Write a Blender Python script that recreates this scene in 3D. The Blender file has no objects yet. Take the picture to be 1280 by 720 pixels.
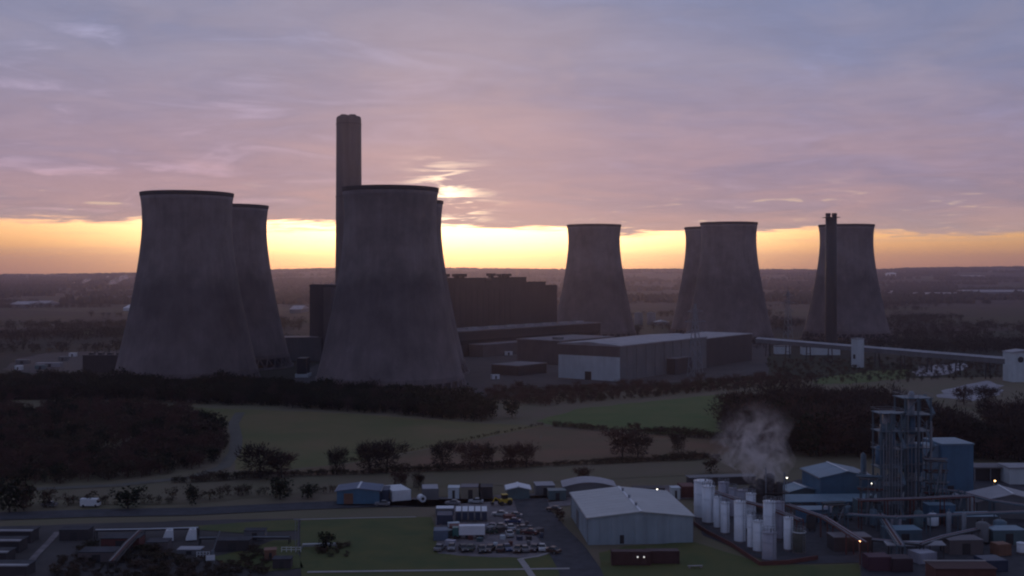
import bpy, math, random
import numpy as np
from mathutils import Vector, Matrix, noise as mnoise

# ------------------------------------------------------------------ camera, world, sun, exposure
sc = bpy.context.scene
COL = sc.collection
F, YH, CAMZ = 1400.0, 340.0, 66.0          # focal length in photo pixels, horizon row, camera height in metres

cam = bpy.data.cameras.new("camera")
cam.sensor_width = 36.0
cam.lens = 36.0 * F / 1280.0
cam.shift_y = -(360.0 - YH) / 1280.0
cam.clip_start = 1.0
cam.clip_end = 60000.0
camo = bpy.data.objects.new("camera", cam)
camo.location = (0, 0, CAMZ)
camo.rotation_euler = (math.radians(90), 0, 0)
COL.objects.link(camo)
sc.camera = camo

SUN_AZ = math.radians(-3.4)                  # measured from +Y towards +X
SUN_EL = math.radians(3.4)
SUN_DIR = Vector((math.sin(SUN_AZ) * math.cos(SUN_EL), math.cos(SUN_AZ) * math.cos(SUN_EL), math.sin(SUN_EL)))


def build_world():
    w = bpy.data.worlds.new("World")
    sc.world = w
    w.use_nodes = True
    nt = w.node_tree
    N, L = nt.nodes, nt.links
    N.clear()

    def node(t, **k):
        n = N.new(t)
        for a, b in k.items():
            setattr(n, a, b)
        return n

    def plug(n, i, v):
        if hasattr(v, "links"):
            L.new(v, n.inputs[i])
        else:
            n.inputs[i].default_value = v

    def M(op, a, b=0.0, c=0.0):
        n = node("ShaderNodeMath", operation=op)
        plug(n, 0, a); plug(n, 1, b); plug(n, 2, c)
        return n.outputs[0]

    def step(v, a, b):
        n = node("ShaderNodeMapRange", interpolation_type='SMOOTHSTEP')
        plug(n, 0, v); plug(n, 1, a); plug(n, 2, b); plug(n, 3, 0.0); plug(n, 4, 1.0)
        return n.outputs[0]

    def mixc(f, a, b, bt='MIX'):
        n = node("ShaderNodeMix", data_type='RGBA', blend_type=bt, clamp_factor=True)
        plug(n, 0, f); plug(n, 6, a); plug(n, 7, b)
        return n.outputs[2]

    def noise(vec, scale, detail, rough=0.5, dist=0.0):
        n = node("ShaderNodeTexNoise")
        plug(n, "Vector", vec); plug(n, "Scale", scale); plug(n, "Detail", detail)
        plug(n, "Roughness", rough); plug(n, "Distortion", dist)
        return n.outputs[0]

    def combine(x, y, z):
        n = node("ShaderNodeCombineXYZ")
        plug(n, 0, x); plug(n, 1, y); plug(n, 2, z)
        return n.outputs[0]

    tc = node("ShaderNodeTexCoord").outputs["Generated"]
    sep = node("ShaderNodeSeparateXYZ")
    L.new(tc, sep.inputs[0])
    x, y, z = sep.outputs
    zc = M('MAXIMUM', z, 0.0)
    # angle from the sun
    dot = node("ShaderNodeVectorMath", operation='DOT_PRODUCT')
    L.new(tc, dot.inputs[0]); dot.inputs[1].default_value = SUN_DIR
    ang = M('ARCCOSINE', M('MINIMUM', dot.outputs["Value"], 1.0))
    # clear sky under and behind the clouds
    sky = node("ShaderNodeTexSky", sky_type='NISHITA', sun_disc=False)
    sky.sun_elevation = SUN_EL
    sky.sun_rotation = SUN_AZ
    sky.altitude = 50
    sky.air_density = 1.0
    sky.dust_density = 4.0
    sky.ozone_density = 1.0
    tint = mixc(1.0, sky.outputs[0], (SKY_GAIN * 1.0, SKY_GAIN * 1.15, SKY_GAIN * 3.6, 1), 'MULTIPLY')
    tint = mixc(1.0, tint, mixc(step(ang, 0.06, 0.38), mixc(step(z, 0.0, 0.03), (13.0, 7.0, 2.8, 1), (14.0, 11.0, 5.5, 1)),
                               mixc(step(z, 0.0, 0.034), (3.8, 1.7, 1.2, 1), (4.7, 2.6, 1.0, 1))), 'ADD')   # sunlit vapour low over the land
    # cloud deck: direction projected on a level sheet
    den = M('ADD', zc, 0.085)
    u = M('DIVIDE', x, den)
    v = M('DIVIDE', y, den)
    sheet = combine(u, v, 0.0)
    big = noise(combine(M('MULTIPLY', u, 0.8), M('MULTIPLY', v, 0.75), 3.1), 1.0, 4.0, 0.5, 0.6)
    mid = noise(combine(M('MULTIPLY', u, 1.5), M('MULTIPLY', v, 1.5), 7.7), 1.2, 6.0, 0.58, 0.9)
    fine = noise(combine(M('MULTIPLY', u, 1.5), M('MULTIPLY', v, 1.9), 1.3), 2.6, 6.0, 0.6, 0.6)
    # lower edge of the deck
    edge = M('ADD', M('ADD', 0.0370, M('MULTIPLY', x, -0.014)), M('MULTIPLY', M('SUBTRACT', big, 0.5), 0.030))
    edge = M('ADD', edge, M('MULTIPLY', M('SUBTRACT', fine, 0.5), 0.016))
    cover = step(z, M('SUBTRACT', edge, 0.003), M('ADD', edge, 0.0045))
    # colour of the deck with height
    ramp = node("ShaderNodeValToRGB")
    el = ramp.color_ramp.elements
    stops = [(0.030, (0.66, 0.41, 0.33)), (0.055, (0.53, 0.335, 0.335)), (0.085, (0.45, 0.305, 0.355)),
             (0.125, (0.40, 0.30, 0.375)), (0.18, (0.335, 0.30, 0.40)), (0.26, (0.285, 0.285, 0.40)),
             (0.55, (0.24, 0.25, 0.36)), (1.0, (0.20, 0.216, 0.32))]
    el[0].position, el[0].color = stops[0][0], (*stops[0][1], 1)
    el[1].position, el[1].color = stops[-1][0], (*stops[-1][1], 1)
    for p, c in stops[1:-1]:
        e = el.new(p); e.color = (*c, 1)
    L.new(zc, ramp.inputs[0])
    deck = ramp.outputs[0]
    away = step(ang, 0.2, 1.7)
    deck = mixc(away, deck, (0.155, 0.172, 0.265, 1))
    deck = mixc(M('MULTIPLY', step(ang, 0.15, 0.6), 0.35), deck, mixc(1.0, deck, (0.80, 0.92, 1.02, 1), 'MULTIPLY'))
    # cloud texture: thick grey-blue parts, thin pink ones
    thick = step(M('ADD', M('MULTIPLY', big, 0.5), M('MULTIPLY', mid, 0.5)), 0.36, 0.64)
    deck = mixc(M('MULTIPLY', thick, 0.9), deck, mixc(1.0, deck, (0.70, 0.83, 0.98, 1), 'MULTIPLY'))
    lighten = M('MULTIPLY', M('MULTIPLY', step(mid, 0.50, 0.72), M('ADD', 0.3, M('MULTIPLY', step(M('SUBTRACT', z, x), 0.15, 0.5), 0.7))), 1.0)
    deck = mixc(lighten, deck, mixc(1.0, deck, (1.7, 1.55, 1.45, 1), 'MULTIPLY'))
    grain = M('ADD', 0.86, M('MULTIPLY', fine, 0.28))
    deck = mixc(1.0, deck, combine(grain, grain, grain), 'MULTIPLY')
    # sunlit thin cloud round the sun
    near = M('POWER', 2.718, M('MULTIPLY', M('MULTIPLY', ang, ang), -1.0 / (0.027 ** 2)))
    wide = M('POWER', 2.718, M('MULTIPLY', M('MULTIPLY', ang, ang), -1.0 / (0.15 ** 2)))
    deck = mixc(M('MULTIPLY', wide, 0.38), deck, (0.86, 0.52, 0.40, 1))
    glint = M('MULTIPLY', near, step(fine, 0.46, 0.62))
    deck = mixc(glint, deck, (2.6, 2.0, 1.3, 1))
    # a few thin slots low in the deck where the yellow shows through
    slot = M('MULTIPLY', step(fine, 0.60, 0.68), M('SUBTRACT', 1.0, step(z, 0.045, 0.085)))
    deck = mixc(M('MULTIPLY', slot, 0.65), deck, (0.95, 0.70, 0.45, 1))
    deck10 = mixc(1.0, deck, (10, 10, 10, 1), 'MULTIPLY')
    # thin streaks of cloud inside the clear band
    streak = M('MULTIPLY', step(noise(combine(M('MULTIPLY', x, 2.5), y, M('MULTIPLY', z, 120.0)), 2.0, 3.0), 0.55, 0.75), 0.22)
    band = mixc(streak, tint, deck10)
    out = mixc(cover, band, deck10)
    bg = node("ShaderNodeBackground")
    bg.inputs[1].default_value = 0.1
    L.new(out, bg.inputs[0])
    o = node("ShaderNodeOutputWorld")
    L.new(bg.outputs[0], o.inputs[0])


SKY_GAIN = 1.3
build_world()

sun = bpy.data.lights.new("sun", 'SUN')
sun.energy = 0.25
sun.angle = math.radians(3.0)
sun.color = (1.0, 0.62, 0.36)
suno = bpy.data.objects.new("sun", sun)
suno.rotation_euler = (-SUN_DIR).to_track_quat('-Z', 'Y').to_euler()
suno.location = (0, 0, 400)
COL.objects.link(suno)

sc.view_settings.view_transform = 'Standard'
sc.view_settings.look = 'None'
sc.view_settings.exposure = 0.0
sc.view_settings.gamma = 1.0
sc.view_settings.use_curve_mapping = False
sc.render.engine = 'CYCLES'
sc.cycles.use_denoising = True
sc.cycles.max_bounces = 6
sc.cycles.diffuse_bounces = 2
sc.cycles.glossy_bounces = 2
sc.cycles.volume_bounces = 1
sc.cycles.transparent_max_bounces = 8
sc.cycles.sample_clamp_indirect = 4.0
sc.cycles.pixel_filter_type = 'BLACKMAN_HARRIS'
sc.cycles.filter_width = 2.1


# ------------------------------------------------------------------ placing by measurement
def G(px, py, z=0.0):
    """point at height z seen at a photo pixel"""
    d = (CAMZ - z) * F / (py - YH)
    return Vector(((px - 640.0) / F * d, d, z))


def XW(px, d):
    return (px - 640.0) / F * d


def ZW(py, d):
    return CAMZ - (py - YH) / F * d


# ------------------------------------------------------------------ materials
MATS = {}


def mat(name, col, rough=0.8, var=0.18, scale=0.15, metal=0.0, streak=0.0, bump=0.0, bscale=3.0, col2=None, emit=None,
        es=0.0, spec=0.5, dark_belt=False):
    if name in MATS:
        return MATS[name]
    m = bpy.data.materials.new(name)
    m.use_nodes = True
    nt = m.node_tree
    N, L = nt.nodes, nt.links
    b = N["Principled BSDF"]
    b.inputs["Roughness"].default_value = rough
    b.inputs["Metallic"].default_value = metal
    b.inputs["Specular IOR Level"].default_value = spec
    geo = N.new("ShaderNodeNewGeometry")
    n1 = N.new("ShaderNodeTexNoise")
    n1.inputs["Scale"].default_value = scale
    n1.inputs["Detail"].default_value = 7.0
    n1.inputs["Roughness"].default_value = 0.62
    L.new(geo.outputs["Position"], n1.inputs["Vector"])
    mr = N.new("ShaderNodeMapRange")
    mr.inputs[1].default_value, mr.inputs[2].default_value = 0.3, 0.7
    L.new(n1.outputs[0], mr.inputs[0])
    mix = N.new("ShaderNodeMix"); mix.data_type = 'RGBA'
    c2 = col2 if col2 else tuple(c * (1 + var) for c in col)
    c1 = col if col2 else tuple(c * (1 - var) for c in col)
    mix.inputs[6].default_value = (*c1, 1)
    mix.inputs[7].default_value = (*c2, 1)
    L.new(mr.outputs[0], mix.inputs[0])
    res = mix.outputs[2]
    if streak:
        mp = N.new("ShaderNodeMapping")
        mp.inputs["Scale"].default_value = (1.0, 1.0, 0.06)
        L.new(geo.outputs["Position"], mp.inputs[0])
        n2 = N.new("ShaderNodeTexNoise")
        n2.inputs["Scale"].default_value = 0.32
        n2.inputs["Detail"].default_value = 8.0
        n2.inputs["Roughness"].default_value = 0.7
        L.new(mp.outputs[0], n2.inputs["Vector"])
        mr2 = N.new("ShaderNodeMapRange")
        mr2.inputs[1].default_value, mr2.inputs[2].default_value = 0.35, 0.68
        mr2.inputs[3].default_value, mr2.inputs[4].default_value = 1.0 - streak, 1.0 + streak * 0.4
        L.new(n2.outputs[0], mr2.inputs[0])
        mx = N.new("ShaderNodeMix"); mx.data_type = 'RGBA'; mx.blend_type = 'MULTIPLY'
        mx.inputs[0].default_value = 1.0
        L.new(res, mx.inputs[6]); L.new(mr2.outputs[0], mx.inputs[7])
        res = mx.outputs[2]
    if dark_belt:                                   # darker belt with ragged edges, paler above it, from object height
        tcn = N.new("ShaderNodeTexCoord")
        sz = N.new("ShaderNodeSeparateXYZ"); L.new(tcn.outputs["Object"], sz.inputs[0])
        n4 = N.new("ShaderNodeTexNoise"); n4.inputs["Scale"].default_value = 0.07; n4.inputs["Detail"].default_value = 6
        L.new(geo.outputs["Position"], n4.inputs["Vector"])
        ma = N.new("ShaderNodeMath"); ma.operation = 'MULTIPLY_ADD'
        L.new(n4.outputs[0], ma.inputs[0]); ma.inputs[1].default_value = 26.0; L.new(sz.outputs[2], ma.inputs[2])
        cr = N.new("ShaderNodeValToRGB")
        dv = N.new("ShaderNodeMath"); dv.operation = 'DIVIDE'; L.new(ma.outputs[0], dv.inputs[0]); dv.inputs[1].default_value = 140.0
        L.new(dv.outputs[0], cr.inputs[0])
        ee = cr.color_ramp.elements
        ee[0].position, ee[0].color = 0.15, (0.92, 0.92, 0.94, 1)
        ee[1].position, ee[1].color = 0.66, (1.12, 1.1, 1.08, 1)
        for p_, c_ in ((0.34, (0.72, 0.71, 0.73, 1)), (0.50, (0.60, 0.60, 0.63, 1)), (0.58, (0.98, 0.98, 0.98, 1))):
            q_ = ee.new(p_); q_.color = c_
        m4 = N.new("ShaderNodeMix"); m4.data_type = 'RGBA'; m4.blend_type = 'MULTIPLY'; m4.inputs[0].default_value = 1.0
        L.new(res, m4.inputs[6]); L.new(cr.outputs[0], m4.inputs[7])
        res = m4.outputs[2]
    L.new(res, b.inputs["Base Color"])
    if bump:
        n3 = N.new("ShaderNodeTexNoise")
        n3.inputs["Scale"].default_value = bscale
        n3.inputs["Detail"].default_value = 5.0
        L.new(geo.outputs["Position"], n3.inputs["Vector"])
        bp = N.new("ShaderNodeBump")
        bp.inputs["Strength"].default_value = bump
        bp.inputs["Distance"].default_value = 0.3
        L.new(n3.outputs[0], bp.inputs["Height"])
        L.new(bp.outputs[0], b.inputs["Normal"])
    if emit:
        b.inputs["Emission Color"].default_value = (*emit, 1)
        b.inputs["Emission Strength"].default_value = es
    MATS[name] = m
    return m


CONC = mat("tower_concrete", (0.215, 0.176, 0.176), 0.9, 0.30, 0.06, streak=0.16, bump=0.2, bscale=0.6, dark_belt=True)
RIM = mat("tower_rim_concrete", (0.075, 0.062, 0.062), 0.9, 0.2, 0.2)
CHIM = mat("chimney_concrete", (0.15, 0.13, 0.13), 0.9, 0.15, 0.05, streak=0.25)
DARKCLAD = mat("dark_cladding", (0.055, 0.046, 0.050), 0.7, 0.2, 0.06, streak=0.2)
DARKSTEEL = mat("dark_steel", (0.03, 0.027, 0.03), 0.6, 0.2, 0.3)
FELT = mat("flat_roof_felt", (0.20, 0.18, 0.19), 0.85, 0.22, 0.08)
PALEROOF = mat("pale_roof_sheet", (0.33, 0.32, 0.345), 0.6, 0.25, 0.12)
GREYCLAD = mat("grey_cladding", (0.16, 0.16, 0.17), 0.65, 0.14, 0.12, streak=0.15)
BROWNCLAD = mat("brown_cladding", (0.13, 0.105, 0.105), 0.7, 0.14, 0.12, streak=0.15)
WHITECLAD = mat("white_cladding", (0.58, 0.63, 0.66), 0.6, 0.08, 0.2, streak=0.12)
SHEDROOF = mat("shed_roof_sheet", (0.44, 0.46, 0.46), 0.5, 0.10, 0.18)
SHEDWALL = mat("shed_wall_sheet", (0.33, 0.40, 0.45), 0.55, 0.10, 0.2, streak=0.18)
BLUEWALL = mat("blue_wall_sheet", (0.07, 0.17, 0.27), 0.55, 0.14, 0.3, streak=0.2)
BLUEROOF = mat("blue_roof_sheet", (0.16, 0.25, 0.32), 0.5, 0.15, 0.3)
TEAL = mat("teal_painted_metal", (0.085, 0.14, 0.155), 0.5, 0.2, 0.3)
NAVY = mat("navy_painted_metal", (0.03, 0.045, 0.085), 0.5, 0.2, 0.4)
TANKW = mat("white_tank_paint", (0.80, 0.83, 0.88), 0.45, 0.08, 0.5, streak=0.22)
TANKG = mat("grey_tank_paint", (0.38, 0.37, 0.43), 0.5, 0.1, 0.5, streak=0.22)
TANKO = mat("olive_tank_paint", (0.075, 0.075, 0.06), 0.6, 0.15, 0.5, streak=0.2)
WHITE = mat("white_paint", (0.72, 0.73, 0.76), 0.5, 0.06, 0.6)
RUST = mat("red_oxide_paint", (0.13, 0.04, 0.034), 0.7, 0.3, 0.5)
BRICK = mat("red_brick_wall", (0.12, 0.045, 0.035), 0.85, 0.25, 0.9)
ORANGE = mat("orange_brown_paint", (0.20, 0.095, 0.06), 0.7, 0.2, 0.5)
STEEL = mat("galvanised_steel", (0.24, 0.26, 0.29), 0.45, 0.15, 0.6, metal=0.3)
BLUESTEEL = mat("blue_grey_steel", (0.095, 0.15, 0.19), 0.5, 0.2, 0.5, metal=0.2)
ASPHALT = mat("asphalt", (0.042, 0.042, 0.052), 0.9, 0.45, 0.3)
DIRT = mat("dark_yard_dirt", (0.055, 0.047, 0.047), 0.95, 0.35, 0.06)
YARD = mat("yard_concrete", (0.17, 0.145, 0.15), 0.9, 0.4, 0.35)
PALEYARD = mat("pale_concrete", (0.34, 0.32, 0.34), 0.9, 0.22, 0.05)
PATHC = mat("footpath_concrete", (0.34, 0.31, 0.30), 0.9, 0.12, 0.5)
TRACK = mat("gravel_track", (0.115, 0.105, 0.085), 0.95, 0.2, 0.2)
LAWN = mat("mown_lawn", (0.056, 0.082, 0.02), 0.95, scale=0.10, col2=(0.115, 0.105, 0.026), bump=0.4)
FGREEN = mat("green_field", (0.068, 0.125, 0.022), 0.95, scale=0.05, col2=(0.125, 0.14, 0.038), bump=0.4)
FOLIVE = mat("olive_field", (0.195, 0.137, 0.058), 0.95, scale=0.025, col2=(0.111, 0.120, 0.034), bump=0.4)
FBROWN = mat("brown_field", (0.206, 0.106, 0.062), 0.95, scale=0.03, col2=(0.125, 0.098, 0.045), bump=0.4)
FGREY = mat("grey_meadow", (0.131, 0.119, 0.060), 0.95, scale=0.03, col2=(0.163, 0.119, 0.081), bump=0.4)
TWIG = mat("bare_twigs", (0.05, 0.036, 0.03), 0.95, 0.35, 0.12, spec=0.1)
TWIGR = mat("reddish_twigs", (0.085, 0.046, 0.038), 0.95, 0.35, 0.12, spec=0.1)
EVERG = mat("evergreen_foliage", (0.022, 0.026, 0.014), 0.9, 0.4, 0.12, spec=0.1)
SCRUB = mat("scrub_foliage", (0.032, 0.034, 0.018), 0.95, 0.4, 0.14, spec=0.1, col2=(0.10, 0.06, 0.046))
FARW = mat("far_foliage", (0.035, 0.034, 0.026), 0.95, 0.3, 0.01, spec=0.1)
BARK = mat("bark", (0.06, 0.05, 0.042), 0.95, 0.25, 0.5, spec=0.1)
GLASS = mat("vehicle_glass", (0.02, 0.022, 0.028), 0.12, 0.05, 1.0)
TYRE = mat("tyre_rubber", (0.015, 0.015, 0.015), 0.85, 0.1, 1.0)
HUBC = mat("wheel_alloy", (0.35, 0.35, 0.36), 0.4, 0.05, 1.0, metal=0.6)
LAMPW = mat("lamp_white_glow", (0.9, 0.9, 0.85), 0.5, 0.0, 1.0, emit=(1.0, 0.93, 0.78), es=5.0)
LAMPO = mat("lamp_orange_glow", (0.9, 0.5, 0.2), 0.5, 0.0, 1.0, emit=(1.0, 0.55, 0.18), es=16.0)
LAMPR = mat("lamp_red_glow", (0.9, 0.4, 0.2), 0.5, 0.0, 1.0, emit=(1.0, 0.38, 0.16), es=14.0)
YELLOW = mat("yellow_plant_paint", (0.55, 0.36, 0.03), 0.5, 0.1, 0.6)


# ------------------------------------------------------------------ mesh helpers
class MB:
    def __init__(self):
        self.v, self.f = [], []

    def add(self, vs, fs):
        o = len(self.v)
        self.v += [tuple(p) for p in vs]
        self.f += [tuple(i + o for i in f) for f in fs]
        return self

    def box(self, x0, x1, y0, y1, z0, z1):
        return self.add([(x0, y0, z0), (x1, y0, z0), (x1, y1, z0), (x0, y1, z0), (x0, y0, z1), (x1, y0, z1), (x1, y1, z1), (x0, y1, z1)],
                        [(0, 3, 2, 1), (4, 5, 6, 7), (0, 1, 5, 4), (1, 2, 6, 5), (2, 3, 7, 6), (3, 0, 4, 7)])

    def tube(self, p0, p1, r0, r1=None, n=6, caps=True):
        r1 = r0 if r1 is None else r1
        p0, p1 = Vector(p0), Vector(p1)
        d = (p1 - p0).normalized()
        a = d.orthogonal().normalized()
        b = d.cross(a)
        vs = []
        for p, r in ((p0, r0), (p1, r1)):
            for k in range(n):
                t = 2 * math.pi * k / n
                vs.append(p + a * (r * math.cos(t)) + b * (r * math.sin(t)))
        fs = [(k, (k + 1) % n, n + (k + 1) % n, n + k) for k in range(n)]
        if caps:
            fs += [tuple(range(n - 1, -1, -1)), tuple(range(n, 2 * n))]
        return self.add(vs, fs)

    def bar(self, p0, p1, w, h=None):
        """square section bar"""
        h = w if h is None else h
        p0, p1 = Vector(p0), Vector(p1)
        d = (p1 - p0).normalized()
        up = Vector((0, 0, 1)) if abs(d.z) < 0.9 else Vector((0, 1, 0))
        a = d.cross(up).normalized() * (w / 2)
        b = a.cross(d).normalized() * (h / 2)
        vs = [p + s for p in (p0, p1) for s in (-a - b, a - b, a + b, -a + b)]
        return self.add(vs, [(0, 1, 2, 3), (7, 6, 5, 4), (0, 4, 5, 1), (1, 5, 6, 2), (2, 6, 7, 3), (3, 7, 4, 0)])

    def lathe(self, prof, n=24, cx=0.0, cy=0.0, close=False):
        vs, fs = [], []
        m = len(prof)
        for k in range(n):
            t = 2 * math.pi * k / n
            c, s = math.cos(t), math.sin(t)
            vs += [(cx + r * c, cy + r * s, z) for r, z in prof]
        for k in range(n):
            k2 = (k + 1) % n
            for j in range(m - 1 if not close else m):
                j2 = (j + 1) % m
                fs.append((k * m + j, k2 * m + j, k2 * m + j2, k * m + j2))
        return self.add(vs, fs)

    def prism(self, prof, y0, y1):
        """profile in x,z swept along y"""
        n = len(prof)
        vs = [(x, y0, z) for x, z in prof] + [(x, y1, z) for x, z in prof]
        fs = [(k, (k + 1) % n, n + (k + 1) % n, n + k) for k in range(n)]
        fs += [tuple(range(n - 1, -1, -1)), tuple(range(n, 2 * n))]
        return self.add(vs, fs)

    def mesh(self, name, m, smooth=False):
        me = bpy.data.meshes.new(name)
        me.from_pydata(self.v, [], self.f)
        me.materials.append(m)
        if smooth:
            for p in me.polygons:
                p.use_smooth = True
        me.update()
        return me

    def build(self, name, m, parent=None, smooth=False):
        import bmesh
        me = self.mesh(name, m, smooth)
        bm = bmesh.new(); bm.from_mesh(me)
        bmesh.ops.recalc_face_normals(bm, faces=bm.faces)
        bm.to_mesh(me); bm.free()
        return link(name, me, parent)


def link(name, data, parent=None):
    o = bpy.data.objects.new(name, data)
    COL.objects.link(o)
    if parent:
        o.parent = parent
    return o


def tag(o, label=None, cat=None, group=None, kind=None):
    if label: o["label"] = label
    if cat: o["category"] = cat
    if group: o["group"] = group
    if kind: o["kind"] = kind
    return o


def thing(name, label, cat, loc=(0, 0, 0), rz=0.0, group=None):
    o = link(name, None)
    o.location = loc
    o.rotation_euler = (0, 0, rz)
    return tag(o, label, cat, group)


def copy_tree(o, loc, rz, label=None, parent=None, scale=None):
    c = o.copy()
    COL.objects.link(c)
    if parent:
        c.parent = parent
    else:
        c.location = loc
        c.rotation_euler = (0, 0, rz)
        if label: c["label"] = label
        if scale: c.scale = scale
    for ch in [k for k in bpy.data.objects if k.parent == o]:
        copy_tree(ch, None, None, None, c)
    return c


def np_mesh(name, V, Fc, m):
    """V (n,3), Fc (k,3) triangles"""
    me = bpy.data.meshes.new(name)
    V = np.asarray(V, dtype=np.float32); Fc = np.asarray(Fc, dtype=np.int32)
    me.vertices.add(len(V)); me.vertices.foreach_set("co", V.ravel())
    me.loops.add(Fc.size); me.loops.foreach_set("vertex_index", Fc.ravel())
    me.polygons.add(len(Fc))
    me.polygons.foreach_set("loop_start", np.arange(0, Fc.size, 3, dtype=np.int32))
    me.update(calc_edges=True)
    me.materials.append(m)
    return me


def sheet(name, pts, z, m, kind="structure", wobble=0.0, seed=0, nsub=6):
    """flat ground polygon given by photo pixels, edges broken up a little"""
    rng = random.Random(seed)
    W = [G(*p) for p in pts]
    out = []
    for i, a in enumerate(W):
        b = W[(i + 1) % len(W)]
        if wobble:
            for k in range(nsub):
                t = k / nsub
                p = a.lerp(b, t)
                out.append((p.x + rng.uniform(-1, 1) * wobble, p.y + rng.uniform(-1, 1) * wobble, z))
        else:
            out.append((a.x, a.y, z))
    mb = MB(); mb.add(out, [tuple(range(len(out)))])
    o = mb.build(name, m)
    tag(o, kind=kind)
    return o


def ribbon(name, pts, width, z, m, kind="structure", world=False):
    W = [Vector((p[0], p[1], 0)) if world else G(*p) for p in pts]
    L_, R_ = [], []
    for i, p in enumerate(W):
        a = W[max(i - 1, 0)]; b = W[min(i + 1, len(W) - 1)]
        d = (b - a).normalized(); n = Vector((-d.y, d.x, 0)) * (width / 2)
        L_.append((p.x + n.x, p.y + n.y, z)); R_.append((p.x - n.x, p.y - n.y, z))
    n = len(W)
    mb = MB(); mb.add(L_ + R_, [(i, i + 1, n + i + 1, n + i) for i in range(n - 1)])
    o = mb.build(name, m)
    tag(o, kind=kind)
    return o


# ------------------------------------------------------------------ ground, hills
RIDGE = [(-3000, 341), (-600, 343), (0, 343.5), (90, 343), (180, 341.5), (300, 339.5), (345, 337.5), (400, 335.5), (560, 336), (620, 337),
         (700, 337.5), (800, 337.5), (900, 338), (1000, 337.5), (1100, 336.5), (1160, 335), (1230, 334.5), (1400, 335), (4000, 337)]
RX = np.array([p[0] for p in RIDGE], float); RY = np.array([p[1] for p in RIDGE], float)


def ground_z(x, y):
    """level land rising to the far ridge"""
    if y < 2600:
        return 0.0
    px = 640 + x / y * F
    yr = float(np.interp(px, RX, RY))
    zr = CAMZ + (YH - yr) * 8200 / F - 7
    t = min(1.0, max(0.0, (y - 2600) / 5600))
    s = t * t * (3 - 2 * t)
    n = mnoise.fractal(Vector((x / 1500, y / 1100, 2.2)), 0.9, 2.1, 4)
    return max(0.0, zr * s + n * 26 * s * (1 - 0.75 * s) + n * 6 * s)


def ground_material():
    m = bpy.data.materials.new("land_patchwork")
    m.use_nodes = True
    nt = m.node_tree; N, L = nt.nodes, nt.links
    b = N["Principled BSDF"]; b.inputs["Roughness"].default_value = 0.95
    b.inputs["Specular IOR Level"].default_value = 0.2
    geo = N.new("ShaderNodeNewGeometry")
    vo = N.new("ShaderNodeTexVoronoi"); vo.inputs["Scale"].default_value = 0.0042
    L.new(geo.outputs["Position"], vo.inputs["Vector"])
    r = N.new("ShaderNodeValToRGB"); r.color_ramp.interpolation = 'CONSTANT'
    e = r.color_ramp.elements
    cols = [(0.0, (0.026, 0.027, 0.018)), (0.25, (0.036, 0.029, 0.025)), (0.45, (0.022, 0.019, 0.018)), (0.62, (0.03, 0.036, 0.018)),
            (0.76, (0.046, 0.038, 0.034)), (0.84, (0.02, 0.019, 0.017)), (0.95, (0.05, 0.05, 0.034))]
    e[0].position, e[0].color = 0.0, (*cols[0][1], 1)
    e[1].position, e[1].color = cols[-1][0], (*cols[-1][1], 1)
    for p, c in cols[1:-1]:
        q = e.new(p); q.color = (*c, 1)
    sp = N.new("ShaderNodeSeparateColor"); L.new(vo.outputs["Color"], sp.inputs[0]); L.new(sp.outputs[0], r.inputs[0])
    n1 = N.new("ShaderNodeTexNoise"); n1.inputs["Scale"].default_value = 0.03; n1.inputs["Detail"].default_value = 8
    n1.inputs["Roughness"].default_value = 0.65
    L.new(geo.outputs["Position"], n1.inputs["Vector"])
    mr = N.new("ShaderNodeMapRange"); mr.inputs[1].default_value, mr.inputs[2].default_value = 0.3, 0.7
    mr.inputs[3].default_value, mr.inputs[4].default_value = 0.6, 1.35
    L.new(n1.outputs[0], mr.inputs[0])
    mx = N.new("ShaderNodeMix"); mx.data_type = 'RGBA'; mx.blend_type = 'MULTIPLY'; mx.inputs[0].default_value = 1.0
    L.new(r.outputs[0], mx.inputs[6]); L.new(mr.outputs[0], mx.inputs[7])
    L.new(mx.outputs[2], b.inputs["Base Color"])
    return m


def build_ground():
    ys = np.concatenate([[-1500, 0, 400, 900, 1500, 2200, 2600], np.linspace(2800, 9400, 70)])
    xs = np.linspace(-7000, 7000, 181)
    vs, fs = [], []
    for y in ys:
        for x in xs:
            vs.append((x, y, ground_z(x, y) if y > 2600 else 0.0))
    nx = len(xs)
    for j in range(len(ys) - 1):
        for i in range(nx - 1):
            a = j * nx + i
            fs.append((a, a + 1, a + nx + 1, a + nx))
    mb = MB(); mb.v, mb.f = vs, fs
    o = mb.build("ground", ground_material(), smooth=True)
    tag(o, "dark patchwork land running to a low ridge", kind="structure")


build_ground()

# fields and surfaces, laid one above the other
def S(name, pts, k, m, wob=1.0, seed=0):
    return sheet(name, pts, 0.03 + 0.02 * k, m, wobble=wob, seed=seed)


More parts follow.
